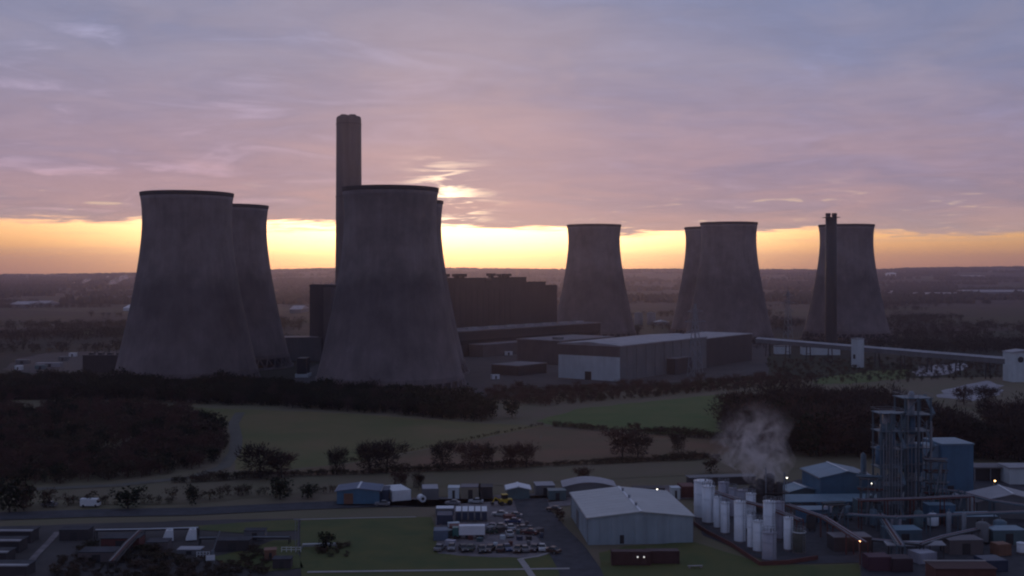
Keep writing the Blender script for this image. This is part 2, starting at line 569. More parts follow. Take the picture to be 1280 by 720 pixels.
S("rough_ground", [(-60, 500), (620, 500), (900, 476), (1340, 470), (1500, 760), (1340, 790), (-160, 790), (-160, 560)], 0, FGREY, 0.0)
S("field_olive", [(232, 509), (420, 516), (600, 529), (680, 532), (560, 556), (430, 580), (330, 590), (292, 588), (300, 550), (286, 528)], 1, FOLIVE, 1.5, 1)
S("field_mixed", [(430, 581), (560, 557), (680, 533), (690, 534), (660, 560), (655, 583), (560, 588), (400, 594), (330, 593)], 2, FBROWN, 1.2, 2)
S("field_brown", [(690, 536), (760, 540), (900, 551), (915, 560), (900, 572), (780, 578), (656, 583), (662, 560)], 3, FBROWN, 1.2, 3)
S("field_green", [(672, 526), (720, 512), (800, 503), (900, 493), (925, 505), (915, 545), (830, 542), (690, 532)], 4, FGREEN, 1.5, 4)
S("meadow_strip", [(215, 606), (440, 595), (640, 587), (900, 575), (1010, 572), (1010, 586), (900, 592), (640, 607), (420, 612), (240, 630), (90, 632), (60, 618)], 5, FGREY, 1.0, 5)
S("field_far_green", [(1015, 480), (1030, 472), (1090, 464), (1135, 462), (1130, 474), (1060, 480)], 6, FGREEN, 2.0, 6)
S("field_behind_towers", [(75, 418), (90, 412), (170, 410), (172, 417)], 6, FGREEN, 2.0, 7)
S("pale_yard", [(1142, 466), (1150, 458), (1205, 454), (1212, 458), (1190, 468), (1150, 471)], 7, PALEYARD, 1.5, 8)
S("pale_yard_lower", [(1172, 497), (1180, 487), (1235, 476), (1252, 482), (1250, 494), (1215, 501)], 7, PALEYARD, 1.5, 9)
S("station_yard", [(330, 500), (395, 455), (560, 450), (700, 428), (960, 424), (960, 470), (780, 482), (640, 484), (600, 496)], 1, DIRT, 1.0, 10)
S("parking_ground", [(2, 462), (25, 448), (60, 441), (150, 438), (150, 464), (60, 468)], 2, DIRT, 1.5, 11)
ribbon("track", [(300, 516), (292, 530), (296, 548), (294, 565), (280, 584), (240, 597), (150, 607), (40, 612), (-60, 615)], 4.5, 0.17, TRACK)
ribbon("road", [(-160, 652), (0, 646), (120, 642), (240, 640), (380, 633), (470, 630), (560, 629), (640, 628), (700, 622)], 10.0, 0.19, ASPHALT)
S("works_ground", [(-160, 662), (60, 657), (230, 651), (376, 648), (380, 700), (385, 790), (-160, 790)], 3, DIRT, 0.5, 12)
S("verge_lawn", [(215, 660), (300, 654), (373, 650), (372, 664), (300, 667)], 8, LAWN, 0.4, 13)
S("verge_lawn_lower", [(260, 698), (300, 690), (345, 676), (372, 676), (378, 710), (330, 716)], 8, LAWN, 0.5, 14)
S("lawn", [(375, 651), (450, 649), (540, 647), (548, 690), (690, 694), (715, 706), (730, 790), (380, 790)], 8, LAWN, 0.3, 15)
S("storage_yard", [(545, 648), (560, 632), (640, 626), (690, 625), (655, 640), (668, 660), (692, 690), (672, 698), (600, 697), (546, 693)], 9, YARD, 0.4, 16)
S("units_apron", [(415, 632), (470, 624), (560, 622), (720, 616), (880, 604), (905, 622), (690, 634), (560, 634)], 8, YARD, 0.4, 17)
S("works_lawn", [(750, 692), (780, 684), (868, 678), (960, 708), (1075, 706), (1080, 790), (745, 790)], 8, LAWN, 0.4, 18)
S("works_yard", [(868, 650), (880, 620), (1000, 600), (1290, 590), (1420, 790), (1080, 790), (1076, 704), (965, 706), (880, 670)], 6, ASPHALT, 0.3, 19)
ribbon("access_road", [(662, 624), (668, 640), (684, 660), (706, 684), (724, 712), (752, 790)], 9.5, 0.25, ASPHALT)
ribbon("footpath", [(384, 716.5), (500, 715), (620, 713.5), (712, 712)], 1.3, 0.29, PATHC)
ribbon("footpath_branch", [(650, 700), (656, 708), (664, 720), (676, 740)], 1.5, 0.31, PATHC)
ribbon("footpath_link", [(650, 700), (672, 696.5), (690, 691)], 1.0, 0.27, PATHC)
ribbon("lawn_edge_path", [(374, 650.5), (450, 648.5), (520, 647.2)], 0.8, 0.27, PATHC)
ribbon("works_path", [(72, 666), (62, 678), (48, 692), (34, 708), (24, 724)], 1.6, 0.27, YARD)


# ------------------------------------------------------------------ trees
def tree_arrays(seed, style):
    """unit tree about 1 high: returns wood verts/tris and crown verts/tris"""
    rg = np.random.default_rng(seed)
    wb = MB()
    tips = []
    lean = rg.normal(0, 0.02, 2)
    top = Vector((lean[0], lean[1], 0.42))
    wb.tube((0, 0, -0.02), top, 0.026, 0.017, 5, False)
    nl = 6 if style != 'scrub' else 5
    for k in range(nl):
        t = 2 * math.pi * (k + rg.uniform(-.3, .3)) / nl
        s = rg.uniform(0.5, 1.0)
        base = Vector((lean[0] * s, lean[1] * s, 0.42 * rg.uniform(0.35, 1.0)))
        rr = rg.uniform(0.18, 0.40)
        end = Vector((rr * math.cos(t), rr * math.sin(t), rg.uniform(0.55, 0.85)))
        wb.tube(base, end, 0.011, 0.004, 3, False)
        for j in range(3):
            q = base.lerp(end, rg.uniform(0.4, 1.0))
            e2 = q + Vector((rg.normal(0, .11), rg.normal(0, .11), rg.uniform(.05, .2)))
            wb.tube(q, e2, 0.005, 0.002, 3, False)
            tips += [tuple(q.lerp(e2, 0.6)), tuple(e2)]
        tips.append(tuple(end))
    lead = Vector((lean[0], lean[1], 0.9))
    wb.tube(top, lead, 0.015, 0.003, 4, False)
    tips.append(tuple(lead))
    tips = np.array(tips)
    wt = []
    for f in wb.f:
        wt.append((f[0], f[1], f[2])); wt.append((f[0], f[2], f[3])) if len(f) == 4 else None
    n = {'twig': 1400, 'ever': 420, 'scrub': 300}[style]
    # clumps: some full, some thin, so that gaps stay open
    w = rg.uniform(0.2, 1.0, len(tips)); w /= w.sum()
    c = tips[rg.choice(len(tips), n, p=w)]
    p = c + rg.normal(0, 1, (n, 3)) * np.array([0.075, 0.075, 0.065])
    lo = 0.10 if style == 'scrub' else (0.12 if style == 'ever' else 0.16)
    if True:
        m2 = n // 3
        a = rg.uniform(0, 2 * math.pi, m2); r = 0.30 * np.sqrt(rg.uniform(0, 1, m2))
        p[:m2] = np.stack([r * np.cos(a), r * np.sin(a), rg.uniform(lo, 0.6, m2)], 1)
    p[:, 2] = np.clip(p[:, 2], lo, 1.02)
    if style == 'twig':
        d = p - np.array([0, 0, 0.35]) + rg.normal(0, .16, (n, 3))
        d /= np.linalg.norm(d, axis=1, keepdims=True)
        ln = rg.uniform(0.06, 0.15, (n, 1)); wd = rg.uniform(0.007, 0.018, (n, 1))
    else:
        d = rg.normal(0, 1, (n, 3)); d /= np.linalg.norm(d, axis=1, keepdims=True)
        ln = rg.uniform(0.06, 0.12, (n, 1)); wd = rg.uniform(0.03, 0.06, (n, 1))
    s = np.cross(d, rg.normal(0, 1, (n, 3))); s /= np.linalg.norm(s, axis=1, keepdims=True)
    cv = np.stack([p - s * wd, p + s * wd, p + d * ln], 1).reshape(-1, 3)
    cf = np.arange(3 * n).reshape(-1, 3)
    return np.array(wb.v), np.array(wt), cv, cf


TREES = {st: [tree_arrays(10 * i + j, st) for j in range(5)] for i, st in enumerate(('twig', 'ever', 'scrub'))}
TREE_MESH = {}


def tree(px, py, h, style, label, m=None, seed=0, wide=1.0, group="single trees in the fields"):
    m = m or {'twig': TWIG, 'ever': EVERG, 'scrub': SCRUB}[style]
    k = seed % 5
    wv, wf, cv, cf = TREES[style][k]
    p = G(px, py)
    o = thing("tree", label, "tree", p, seed * 1.7, group)
    if style == 'twig': h, wide = h * 1.12, wide * 1.15
    o.scale = (h * wide, h * wide, h)
    if (style, k) not in TREE_MESH:
        TREE_MESH[(style, k)] = np_mesh("trunk", wv, wf, BARK)
    link("trunk", TREE_MESH[(style, k)], o)
    key = (style, k, m.name)
    if key not in TREE_MESH:
        TREE_MESH[key] = np_mesh("crown", cv, cf, m)
    link("crown", TREE_MESH[key], o)
    return o


def wood(name, label, cat, pts, style, hr, m, seed, wide=1.0, sub=1.0, mix=(), thin=0.0):
    """pts: world (x, y) list; one mass of trees"""
    rg = np.random.default_rng(seed)
    Vs, Fs, Ms, off = [], [], [], 0
    kinds = [(style, 0, sub, 1.0, 1.0)] + [(st_, i + 1, sb_, hk_, wk_) for i, (st_, _, sb_, hk_, wk_, _w) in enumerate(mix)]
    wts = np.array([max(0.0, 1.0 - sum(q[5] for q in mix))] + [q[5] for q in mix])
    for (x, y) in pts:
        if thin and mnoise.noise(Vector((x / 23, y / 23, seed + 9.5))) < -0.55 + thin:
            continue
        st, mi, sub, hk, wk = kinds[rg.choice(len(kinds), p=wts / wts.sum())]
        wv, wf, cv, cf = TREES[st][rg.integers(5)]
        h = hk * rg.uniform(*hr) * (1.0 + 0.55 * mnoise.noise(Vector((x / 17, y / 17, seed))))
        a = rg.uniform(0, 6.28); c, s = math.cos(a), math.sin(a)
        sx = h * wide * wk * rg.uniform(0.85, 1.2)
        V = np.concatenate([wv, cv]); Fc = np.concatenate([wf, cf + len(wv)])
        if sub < 1.0:
            keep = rg.random(len(cf)) < sub
            Fc = np.concatenate([wf, cf[keep] + len(wv)])
        P = np.stack([(V[:, 0] * c - V[:, 1] * s) * sx + x, (V[:, 0] * s + V[:, 1] * c) * sx + y, V[:, 2] * h], 1)
        Vs.append(P); Fs.append(Fc + off); off += len(P); Ms.append(np.full(len(Fc), mi, dtype=np.int32))
    me = np_mesh(name, np.concatenate(Vs), np.concatenate(Fs), m)
    if mix:
        for q in mix: me.materials.append(q[1])
        me.polygons.foreach_set('material_index', np.concatenate(Ms))
    o = link(name, me)
    return tag(o, label, cat, kind="stuff")


def scatter_poly(pix, spacing, seed, jit=0.4):
    P = [G(*p) for p in pix]
    xs = [p.x for p in P]; ys = [p.y for p in P]
    rg = random.Random(seed)
    out = []
    y = min(ys)
    while y < max(ys):
        x = min(xs)
        while x < max(xs):
            qx, qy = x + rg.uniform(-jit, jit) * spacing, y + rg.uniform(-jit, jit) * spacing
            inside = False
            for i in range(len(P)):
                a, b = P[i], P[i - 1]
                if (a.y > qy) != (b.y > qy) and qx < (b.x - a.x) * (qy - a.y) / (b.y - a.y) + a.x:
                    inside = not inside
            if inside:
                out.append((qx, qy))
            x += spacing
        y += spacing
    return out


def scatter_line(pix, spacing, width, seed, rows=1):
    rg = random.Random(seed)
    P = [G(*p) for p in pix]
    out = []
    for a, b in zip(P, P[1:]):
        n = max(1, int((b - a).length / spacing))
        d = (b - a).normalized(); nn = Vector((-d.y, d.x, 0))
        for k in range(n):
            for r in range(rows):
                q = a.lerp(b, (k + rg.random()) / n) + nn * (rg.uniform(-.5, .5) * width)
                out.append((q.x, q.y))
    return out


def build_woods():
    wood("tree_belt", "dense dark evergreen belt in front of the two nearest cooling tower pairs", "tree belt",
         scatter_poly([(-80, 499), (0, 500), (150, 502), (330, 508), (480, 518), (606, 528), (612, 516), (560, 503), (480, 497), (330, 488), (150, 483), (-80, 480)], 4.6, 1),
         'ever', (5.5, 9.5), EVERG, 11, 1.0, 1.0, [('twig', TWIG, 0.35, 1.0, 1.1, 0.2)])
    wood("wood", "dark bare wood filling the ground inside the curved track", "wood",
         scatter_poly([(-90, 512), (0, 512), (150, 509), (225, 516), (268, 532), (286, 552), (272, 578), (215, 594), (120, 603), (0, 608), (-90, 610)], 4.0, 2),
         'scrub', (2.8, 6.0), SCRUB, 12, 1.35, 0.8, [('twig', TWIGR, 0.35, 1.3, 0.75, 0.28), ('ever', EVERG, 0.8, 1.25, 0.7, 0.12)], 0.2)
    wood("wood", "large dark bare wood behind the blue chemical works", "wood",
         scatter_poly([(905, 548), (930, 568), (1010, 571), (1110, 574), (1240, 578), (1340, 580), (1340, 540), (1240, 542), (1160, 540), (1110, 520), (1010, 516), (915, 524)], 5.4, 3),
         'twig', (10, 15.0), TWIG, 13, 1.15, 0.45, [('ever', EVERG, 0.9, 0.85, 0.9, 0.2), ('twig', TWIGR, 0.45, 0.9, 1.0, 0.3)], 0.1)
    wood("scrubland", "dark scrub and low bushes in front of the power station yard", "scrub",
         scatter_poly([(600, 500), (680, 508), (800, 498), (905, 489), (1010, 482), (1020, 470), (940, 474), (800, 484), (690, 486), (620, 490)], 4.0, 4),
         'scrub', (1.4, 3.6), SCRUB, 14, 1.5, 0.8, [('twig', TWIGR, 0.35, 1.6, 0.8, 0.25)], 0.12)
    wood("hedge", "dark hedge along the foot of the brown fields", "hedge",
         scatter_line([(215, 604), (330, 597), (440, 593), (560, 588.5), (655, 584), (780, 578.5), (900, 573)], 1.2, 1.6, 5),
         'scrub', (1.5, 2.8), SCRUB, 15, 1.7, 0.8)
    wood("hedge", "straight hedge between the green field and the brown field", "hedge",
         scatter_line([(690, 533), (760, 539), (900, 549)], 1.4, 1.6, 6), 'scrub', (1.6, 3.2), SCRUB, 16, 1.7, 0.8)
    wood("hedge", "thin hedge slanting between the two olive fields", "hedge",
         scatter_line([(430, 579), (560, 555), (680, 531)], 1.8, 1.2, 7), 'scrub', (0.8, 1.6), SCRUB, 17, 1.2, 0.5)
    wood("scrubland", "low dark scrub beside the conveyor and pale yards", "scrub",
         scatter_poly([(1000, 468), (1120, 458), (1260, 452), (1340, 452), (1340, 470), (1262, 474), (1160, 476), (1140, 478), (1010, 480)], 8, 8)
         + scatter_poly([(960, 452), (1140, 448), (1330, 446), (1330, 458), (1100, 464), (960, 470)], 9, 9),
         'scrub', (1.5, 4), SCRUB, 18, 1.2, 0.6)
    wood("hedge", "rough bushes along the near road beside the meadow", "hedge",
         scatter_line([(-90, 640), (30, 634), (120, 630), (215, 628), (300, 620), (420, 616)], 2.2, 5, 10), 'scrub', (1.5, 4), SCRUB, 19, 1.2, 0.6)
    wood("bushes", "dark bushes among the pipes of the lower works", "bushes",
         scatter_poly([(60, 725), (82, 692), (110, 680), (150, 690), (190, 684), (250, 700), (300, 706), (290, 735), (60, 745)], 2.6, 11)
         + scatter_poly([(290, 720), (300, 690), (330, 682), (338, 700), (330, 722)], 2.6, 12)
         + scatter_poly([(392, 694), (400, 684), (430, 680), (440, 690), (430, 700)], 2.4, 13),
         'scrub', (0.5, 1.9), SCRUB, 20, 2.0)
    # land beyond the station
    rg = random.Random(99)
    pts = []
    for k in range(120):
        y = 900 + 1500 * rg.random() ** 1.4
        x = rg.uniform(-0.62, 0.62) * y
        L_ = rg.uniform(40, 260); a = rg.choice([0.1, 0.2, -0.15, 1.4, 0.9]) + rg.uniform(-.1, .1)
        wd = rg.choice([4, 40, 60, 90, 120])
        n = int(L_ / 9 * (1 if wd < 20 else wd / 14))
        for i in range(n):
            t = rg.uniform(-.5, .5) * L_
            qx = x + math.cos(a) * t + rg.uniform(-.5, .5) * wd; qy = y + math.sin(a) * t + rg.uniform(-.5, .5) * wd
            bad = qy < 900
            for (tx, ty) in ALL_TOWERS:
                if (qx - tx) ** 2 + (qy - ty) ** 2 < 56 ** 2: bad = True
            if -190 < qx < 210 and 780 < qy < 1090: bad = True
            if 180 < qx < 330 and qy < 960: bad = True
            if not bad: pts.append((qx, qy))
    wood("woodland", "hedges and copses on the flat land beyond the cooling towers", "woodland", pts[:4200], 'scrub', (5, 10), FARW, 21, 1.35, 0.25)
    # far woods as clumped crowns
    V0 = []
    for i in range(3):
        for k in range(6):
            t = math.pi * 2 * (k + 0.5 * i) / 6; r = (1.0, 0.9, 0.5)[i]
            V0.append((r * math.cos(t), r * math.sin(t), (0.0, 0.55, 0.95)[i]))
    V0.append((0, 0, 1.1)); V0 = np.array(V0)
    F0 = []
    for i in range(2):
        for k in range(6):
            a, b, c, d = i * 6 + k, i * 6 + (k + 1) % 6, (i + 1) * 6 + k, (i + 1) * 6 + (k + 1) % 6
            F0 += [(a, b, c), (b, d, c)]
    for k in range(6): F0.append((12 + k, 12 + (k + 1) % 6, 18))
    F0 = np.array(F0)
    rg = np.random.default_rng(5)
    Vs, Fs, off = [], [], 0

    def clump(x, y, r, h):
        nonlocal off
        J = V0 * np.array([r, r, h]) * rg.uniform(0.75, 1.25, (19, 1))
        Vs.append(J + np.array([x, y, ground_z(x, y) - 0.5])); Fs.append(F0 + off); off += 19
    for k in range(330):
        y = 2300 + 5600 * rg.random(); x = rg.uniform(-0.60, 0.60) * y
        L_ = rg.uniform(80, 600); a = rg.choice([0.05, -0.05, 0.15, 1.2]); wd = rg.choice([10, 60, 120, 220])
        for i in range(int(L_ / 16 * (1 if wd < 30 else wd / 24))):
            t = rg.uniform(-.5, .5) * L_
            clump(x + math.cos(a) * t, y + math.sin(a) * t + rg.uniform(-.5, .5) * wd, rg.uniform(5, 10), rg.uniform(7, 14))
    for k in range(2600):                                   # the wooded crest
        y = 8100 + rg.uniform(-160, 200); x = rg.uniform(-0.56, 0.56) * y
        px = 640 + x / y * F
        dense = 0.9 if (330 < px < 440 or px > 1120) else 0.55
        if rg.random() < dense:
            clump(x, y, rg.uniform(10, 26), rg.uniform(6, 15))
    o = link("far_woodland", np_mesh("far_woodland", np.concatenate(Vs), np.concatenate(Fs), FARW))
    tag(o, "far woods and hedges fading into the haze towards the ridge", "woodland", kind="stuff")


def build_trees():
    T = [
        (326, 598, 9.5, 'twig', "broad bare tree just right of the curved wood, by the hedge", None, 1, 1.45),
        (352, 597, 7, 'twig', "smaller bare tree beside the broad tree near the curved wood", TWIGR, 2, 1.1),
        (421, 593, 8, 'twig', "thin bare tree in the hedge left of the wide dark tree", None, 3, 0.8),
        (462, 591, 9.5, 'twig', "wide dark bare tree standing behind the blue shed, left of a pair", None, 4, 1.1),
        (484, 590, 9, 'twig', "wide dark bare tree standing behind the blue shed, right of a pair", None, 5, 1.1),
        (553, 588, 8.5, 'twig', "round bare tree in the hedge behind the pale cabins", None, 6, 1.0),
        (588, 587, 8, 'twig', "bare tree in the hedge, left one of two touching crowns", TWIGR, 7, 1.0),
        (605, 586.5, 8, 'twig', "bare tree in the hedge, right one of two touching crowns", None, 8, 0.95),
        (638, 585, 7.5, 'twig', "reddish bare tree in the hedge below the green field corner", TWIGR, 9, 0.9),
        (658, 584, 7.5, 'twig', "reddish bare tree at the corner of the brown field", TWIGR, 10, 0.9),
        (778, 572, 9, 'twig', "large bare tree in the middle of the brown field", TWIGR, 11, 1.2),
        (797, 573, 8, 'twig', "bare tree beside the large one in the brown field", None, 12, 1.1),
        (848, 566, 6.5, 'twig', "small bare tree in the hedge near the brown field's far end", None, 13, 0.9),
        (793, 543, 6, 'scrub', "dark bush on the hedge between green and brown fields", None, 14, 1.1),
        (240, 632, 6.5, 'scrub', "lone narrow dark tree beside the near road", EVERG, 15, 0.75),
        (160, 636, 6.5, 'ever', "wide dark evergreen by the near road, left of the narrow tree", None, 16, 1.7),
        (350, 624, 6, 'ever', "low spreading evergreen left of the blue shed", None, 17, 1.6),
        (385, 623, 4.5, 'ever', "small evergreen next to the blue shed wall", None, 18, 1.5),
        (197, 548, 9, 'ever', "dark evergreen rising above the curved wood", None, 19, 0.9),
        (84, 528, 9, 'ever', "broad dark evergreen at the back of the curved wood", None, 20, 1.1),
        (640, 522, 9, 'ever', "dark tree at the right end of the evergreen belt", None, 21, 1.1),
        (615, 524, 8.5, 'ever', "dark tree closing the evergreen belt below the large tower", None, 22, 1.0),
        (500, 612, 5, 'twig', "small reddish tree behind the blue shed roof", TWIGR, 23, 0.9),
        (523, 613, 5, 'twig', "small dark tree behind the white container", None, 24, 0.8),
        (729, 606, 5, 'twig', "small bare tree behind the curved pale roof", TWIGR, 25, 0.9),
        (889, 592, 6, 'scrub', "dark round bush on the meadow left of the steam", None, 26, 1.2),
        (12, 640, 9, 'ever', "big dark evergreen at the near road's far left", None, 27, 1.2),
        (30, 638, 8, 'scrub', "leafless thicket tree beside the big evergreen on the far left", None, 28, 1.1),
        (407, 690, 5, 'ever', "low evergreen standing on the lawn beside the white pipe", None, 29, 1.1),
        (700, 652, 3.2, 'scrub', "orange-tinged shrub between the access road and grey warehouse", TWIGR, 30, 1.3),
        (1232, 508, 9, 'twig', "bare tree breaking the lower pale yard's near edge", None, 31, 1.2),
        (1205, 506, 8, 'twig', "bare tree just below the lower pale yard", TWIGR, 32, 1.1),
    ]
    for px, py, h, st, lab, m, sd, wd in T:
        tree(px, py, h, st, lab, m, sd, wd)


# ------------------------------------------------------------------ cooling towers
TOWERS = [  # px of axis, depth / F, label
    (234, 0.470, "huge concrete cooling tower, leftmost and front one of the left pair"),
    (287, 0.558, "concrete cooling tower half hidden behind the leftmost tower"),
    (488, 0.4426, "largest looking concrete cooling tower, standing in front of the tall chimney"),
    (503, 0.522, "concrete cooling tower almost wholly hidden behind the one by the chimney"),
    (742.5, 0.785, "free-standing concrete cooling tower right of the dark boiler house"),
    (911, 0.750, "front concrete cooling tower of the overlapping distant pair"),
    (888, 0.828, "rear concrete cooling tower peeping out left of the distant pair's front one"),
    (1058, 0.785, "rightmost concrete cooling tower with a dark flue stack before it"),
]
ALL_TOWERS = [(XW(p, d * F), d * F) for p, d, _ in TOWERS]


def build_towers():
    pz = np.array([7.5, 20, 38, 52, 64, 78, 90, 98, 106, 111])
    pr = np.array([40.6, 37.7, 33.7, 30.9, 28.7, 26.7, 25.6, 25.3, 25.7, 26.4])
    co = np.polyfit(pz, pr, 5)
    zs = np.linspace(7.5, 111.0, 44)
    rs = np.polyval(co, zs)
    prof = [(r, z) for r, z in zip(rs, zs)] + [(r - 0.6, z) for r, z in zip(rs[::-1], zs[::-1])]
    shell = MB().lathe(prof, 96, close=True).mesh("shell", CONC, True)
    rt = rs[-1]
    rim = MB().lathe([(rt + 0.03, 110.9), (rt + 0.3, 111.6), (rt + 0.45, 113.0), (rt + 0.35, 113.3), (rt - 0.9, 113.3), (rt - 0.9, 110.9)], 96, close=True).mesh("rim", RIM)
    basin = MB().lathe([(44, 0.0), (44, 1.6), (43.4, 1.6), (43.4, 0.2), (0.1, 0.2)], 64).mesh("basin_wall", YARD)
    legs = []
    for s in (-1, 1):
        a = 2 * math.pi / 72 * s
        mb = MB().bar((43.0, 0, 0.1), (40.3 * math.cos(a), 40.3 * math.sin(a), 7.9), 0.7)
        legs.append(mb.mesh("leg", CONC))
    ringbeam = MB().lathe([(40.95, 7.0), (40.95, 8.6), (39.7, 8.6), (39.7, 7.0)], 96, close=True).mesh("ring_beam", CONC)
    packing = MB().lathe([(0.1, 9.0), (39.0, 9.0), (39.0, 3.0), (0.1, 3.0)], 48).mesh("packing", DARKSTEEL)
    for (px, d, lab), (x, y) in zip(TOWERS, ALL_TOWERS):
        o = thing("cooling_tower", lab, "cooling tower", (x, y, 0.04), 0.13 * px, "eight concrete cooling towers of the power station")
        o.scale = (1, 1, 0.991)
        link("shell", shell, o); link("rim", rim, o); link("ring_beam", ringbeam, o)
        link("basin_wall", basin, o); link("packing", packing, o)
        for k in range(36):
            for me in legs:
                l = link("leg", me, o); l.rotation_euler = (0, 0, 2 * math.pi * k / 36)


build_towers()


def build_chimney():
    d = 0.684 * F
    o = thing("chimney", "tall grey concrete chimney rising behind the large cooling tower", "chimney", (XW(436, d), d, 0))
    MB().lathe([(12.2, 0), (11.4, 60), (10.9, 130), (10.6, 197), (10.0, 198.3), (9.6, 198.8), (0.1, 198.8)], 48).build("shaft", CHIM, o, True)
    for k, (fx, fy) in enumerate(((3.6, 3.6), (-3.6, 3.6), (3.6, -3.6), (-3.6, -3.6))):
        MB().lathe([(3.1, 198.8), (3.1, 200.0), (2.7, 200.0), (2.7, 199.0), (0.1, 199.0)], 20, fx, fy).build("flue", RIM, o)
    for z in (66, 130, 192):
        r = np.interp(z, [0, 60, 130, 194], [12.2, 11.4, 10.9, 10.6])
        MB().lathe([(r, z), (r + 0.5, z), (r + 0.5, z + 0.4), (r, z + 0.4)], 48, close=True).build("platform_ring", DARKSTEEL, o)


build_chimney()

AX = Vector((0.62, 0.785, 0)).normalized()      # long axis of the station buildings
AZ_ROT = math.atan2(AX.y, AX.x)


def build_station():
    # boiler house in its own frame: x along AX, y to the rear
    o = thing("boiler_house", "tall dark boiler house with stepped flat roof and rooftop vents", "power station building", (-75, 898, 0), AZ_ROT)

    def tpx(p):
        k = (p - 640) / F
        return (k * 898 + 75) / (AX.x - AX.y * k)
    secs = [(tpx(421), tpx(470), 56.5), (tpx(470), tpx(560), 59), (tpx(560), tpx(607), 60.2), (tpx(607), tpx(614.5), 57.6), (tpx(614.5), tpx(658), 60.6),
            (tpx(658), tpx(682), 56.4), (tpx(682), tpx(696.5), 53.2)]
    for i, (a, b, h) in enumerate(secs):
        MB().box(a + 0.02, b - 0.02, 0.0 + 0.05 * (i % 2), 30, 0, h).build("wall_block", DARKCLAD, o)
        MB().box(a + 0.6, b - 0.6, 0.6, 29.4, h, h + 0.35).build("roof_deck", FELT, o)
        MB().box(a, b, -0.3, 0.5, h - 0.2, h + 0.9).build("parapet", DARKSTEEL, o)
    for p, hh, w in ((569, 4.2, 3.5), (584, 4.0, 2.5), (590, 4.2, 4), (627, 4.2, 3), (640, 3.6, 4), (646, 3.8, 4)):
        t = tpx(p); zt = 60.2 if p < 607 else 60.6
        v = MB().box(t - w, t + w, 9, 15, zt + 1.8, zt + hh).build("roof_vent", DARKSTEEL, o)
        MB().box(t - w * 0.5, t + w * 0.5, 10, 14, zt + 0.3, zt + 1.8).build("vent_stem", DARKSTEEL, v)
    # stair tower and bunker bay on the near end
    a0 = tpx(421)
    MB().box(a0 - 6, a0 - 0.05, 0.3, 8, 0, 54.5).build("stair_tower", BROWNCLAD, o)
    MB().box(a0 - 5.5, a0 - 0.1, 8.2, 14, 0, 42).build("bunker_bay", DARKSTEEL, o)
    for k in range(12):
        t = tpx(560) + k * 7.5
        if t < tpx(694):
            MB().box(t, t + 0.5, -0.25, -0.02, 20, 52).build("wall_rib", DARKSTEEL, o)
    # turbine hall
    o = thing("turbine_hall", "long low turbine hall with pale flat roof and black side wall", "power station building", (-46, 862, 0), AZ_ROT)
    MB().box(0, 205, 0.4, 36, 0, 19.2).build("wall", DARKSTEEL, o)
    MB().box(-0.6, 205.6, -0.5, 36.5, 19.2, 20.1).build("roof", FELT, o)
    for k in range(8):
        MB().box(8 + k * 25, 20 + k * 25, 12, 16, 20.1, 21.5).build("roof_light", PALEROOF, o)
    MB().box(2, 203, 0.1, 0.38, 9, 12.5).build("window_band", GLASS, o)
    MB().box(20, 120, -14, 0.05, 0, 9).build("annex", BROWNCLAD, o)
    MB().box(19.5, 120.5, -14.5, 0.02, 9.0, 9.6).build("annex_roof", FELT, o)
    # long white-ended store
    d2 = Vector((117.5, 164, 0)).normalized()
    r2 = math.atan2(d2.y, d2.x)
    o = thing("storage_building", "long grey storage building with white lower end wall and pale roof", "industrial building", (65, 674, 0), r2)
    MB().box(0, 118, 0, 44, 0, 21.0).build("wall", GREYCLAD, o)
    MB().box(118.05, 200, 2.5, 40, 0, 19.6).build("wall_extension", DARKCLAD, o)
    MB().box(60, 84, -6, -0.05, 0, 10).build("side_annex", DARKCLAD, o)
    MB().box(59.6, 84.4, -6.4, -0.03, 10, 10.4).build("annex_roof", FELT, o)
    MB().prism([(-0.7, 21.0), (44.6, 21.0), (44.6, 21.6), (22, 22.8), (-0.7, 21.6)], -0.7, 118.6).mesh  # noqa
    rf = MB()
    rf.add([(-0.6, -0.7, 21.0), (118.5, -0.7, 21.0), (118.5, 44.7, 21.0), (-0.6, 44.7, 21.0),
            (-0.6, -0.7, 21.7), (118.5, -0.7, 21.7), (118.5, 44.7, 21.7), (-0.6, 44.7, 21.7), (-0.6, 22, 23.2), (118.5, 22, 23.2)],
           [(0, 3, 2, 1), (0, 1, 5, 4), (2, 3, 7, 6), (4, 5, 9, 8), (6, 7, 8, 9), (0, 4, 8, 7, 3), (1, 2, 6, 9, 5)])
    rf.build("roof", PALEROOF, o)
    MB().box(118.6, 200.6, 2.1, 40.4, 19.6, 20.2).build("roof_extension", PALEROOF, o)
    MB().box(-0.35, -0.02, 0.0, 44.0, 0.0, 14.6).build("end_wall_panel", WHITECLAD, o)
    MB().box(-0.3, -0.04, 0.0, 44.0, 14.7, 20.9).build("end_wall_band", BROWNCLAD, o)
    MB().box(-0.6, -0.36, 20, 24.5, 0, 5).build("roller_door", DARKSTEEL, o)
    for k in range(9):
        MB().box(8 + k * 12, 8.5 + k * 12, -0.3, -0.02, 0.0, 20.4).build("wall_rib", GREYCLAD, o)
    # mid grey block left of it
    o = thing("switch_house", "mid-grey block between the turbine hall and the white-ended store", "industrial building", G(699, 456), AZ_ROT)
    MB().box(0, 70, 0, 38, 0, 16.5).build("wall", BROWNCLAD, o)
    MB().box(-0.4, 70.4, -0.4, 38.4, 16.5, 17.2).build("roof", FELT, o)
    MB().box(8, 14, 6, 12, 17.2, 19).build("roof_plant", GREYCLAD, o)
    o = thing("low_shed", "low dark shed in front of the mid-grey block", "industrial building", G(648, 470), AZ_ROT)
    MB().box(0, 30, 0, 22, 0, 6).build("wall", DARKCLAD, o)
    MB().box(-0.3, 30.3, -0.3, 22.3, 6, 6.5).build("roof", FELT, o)
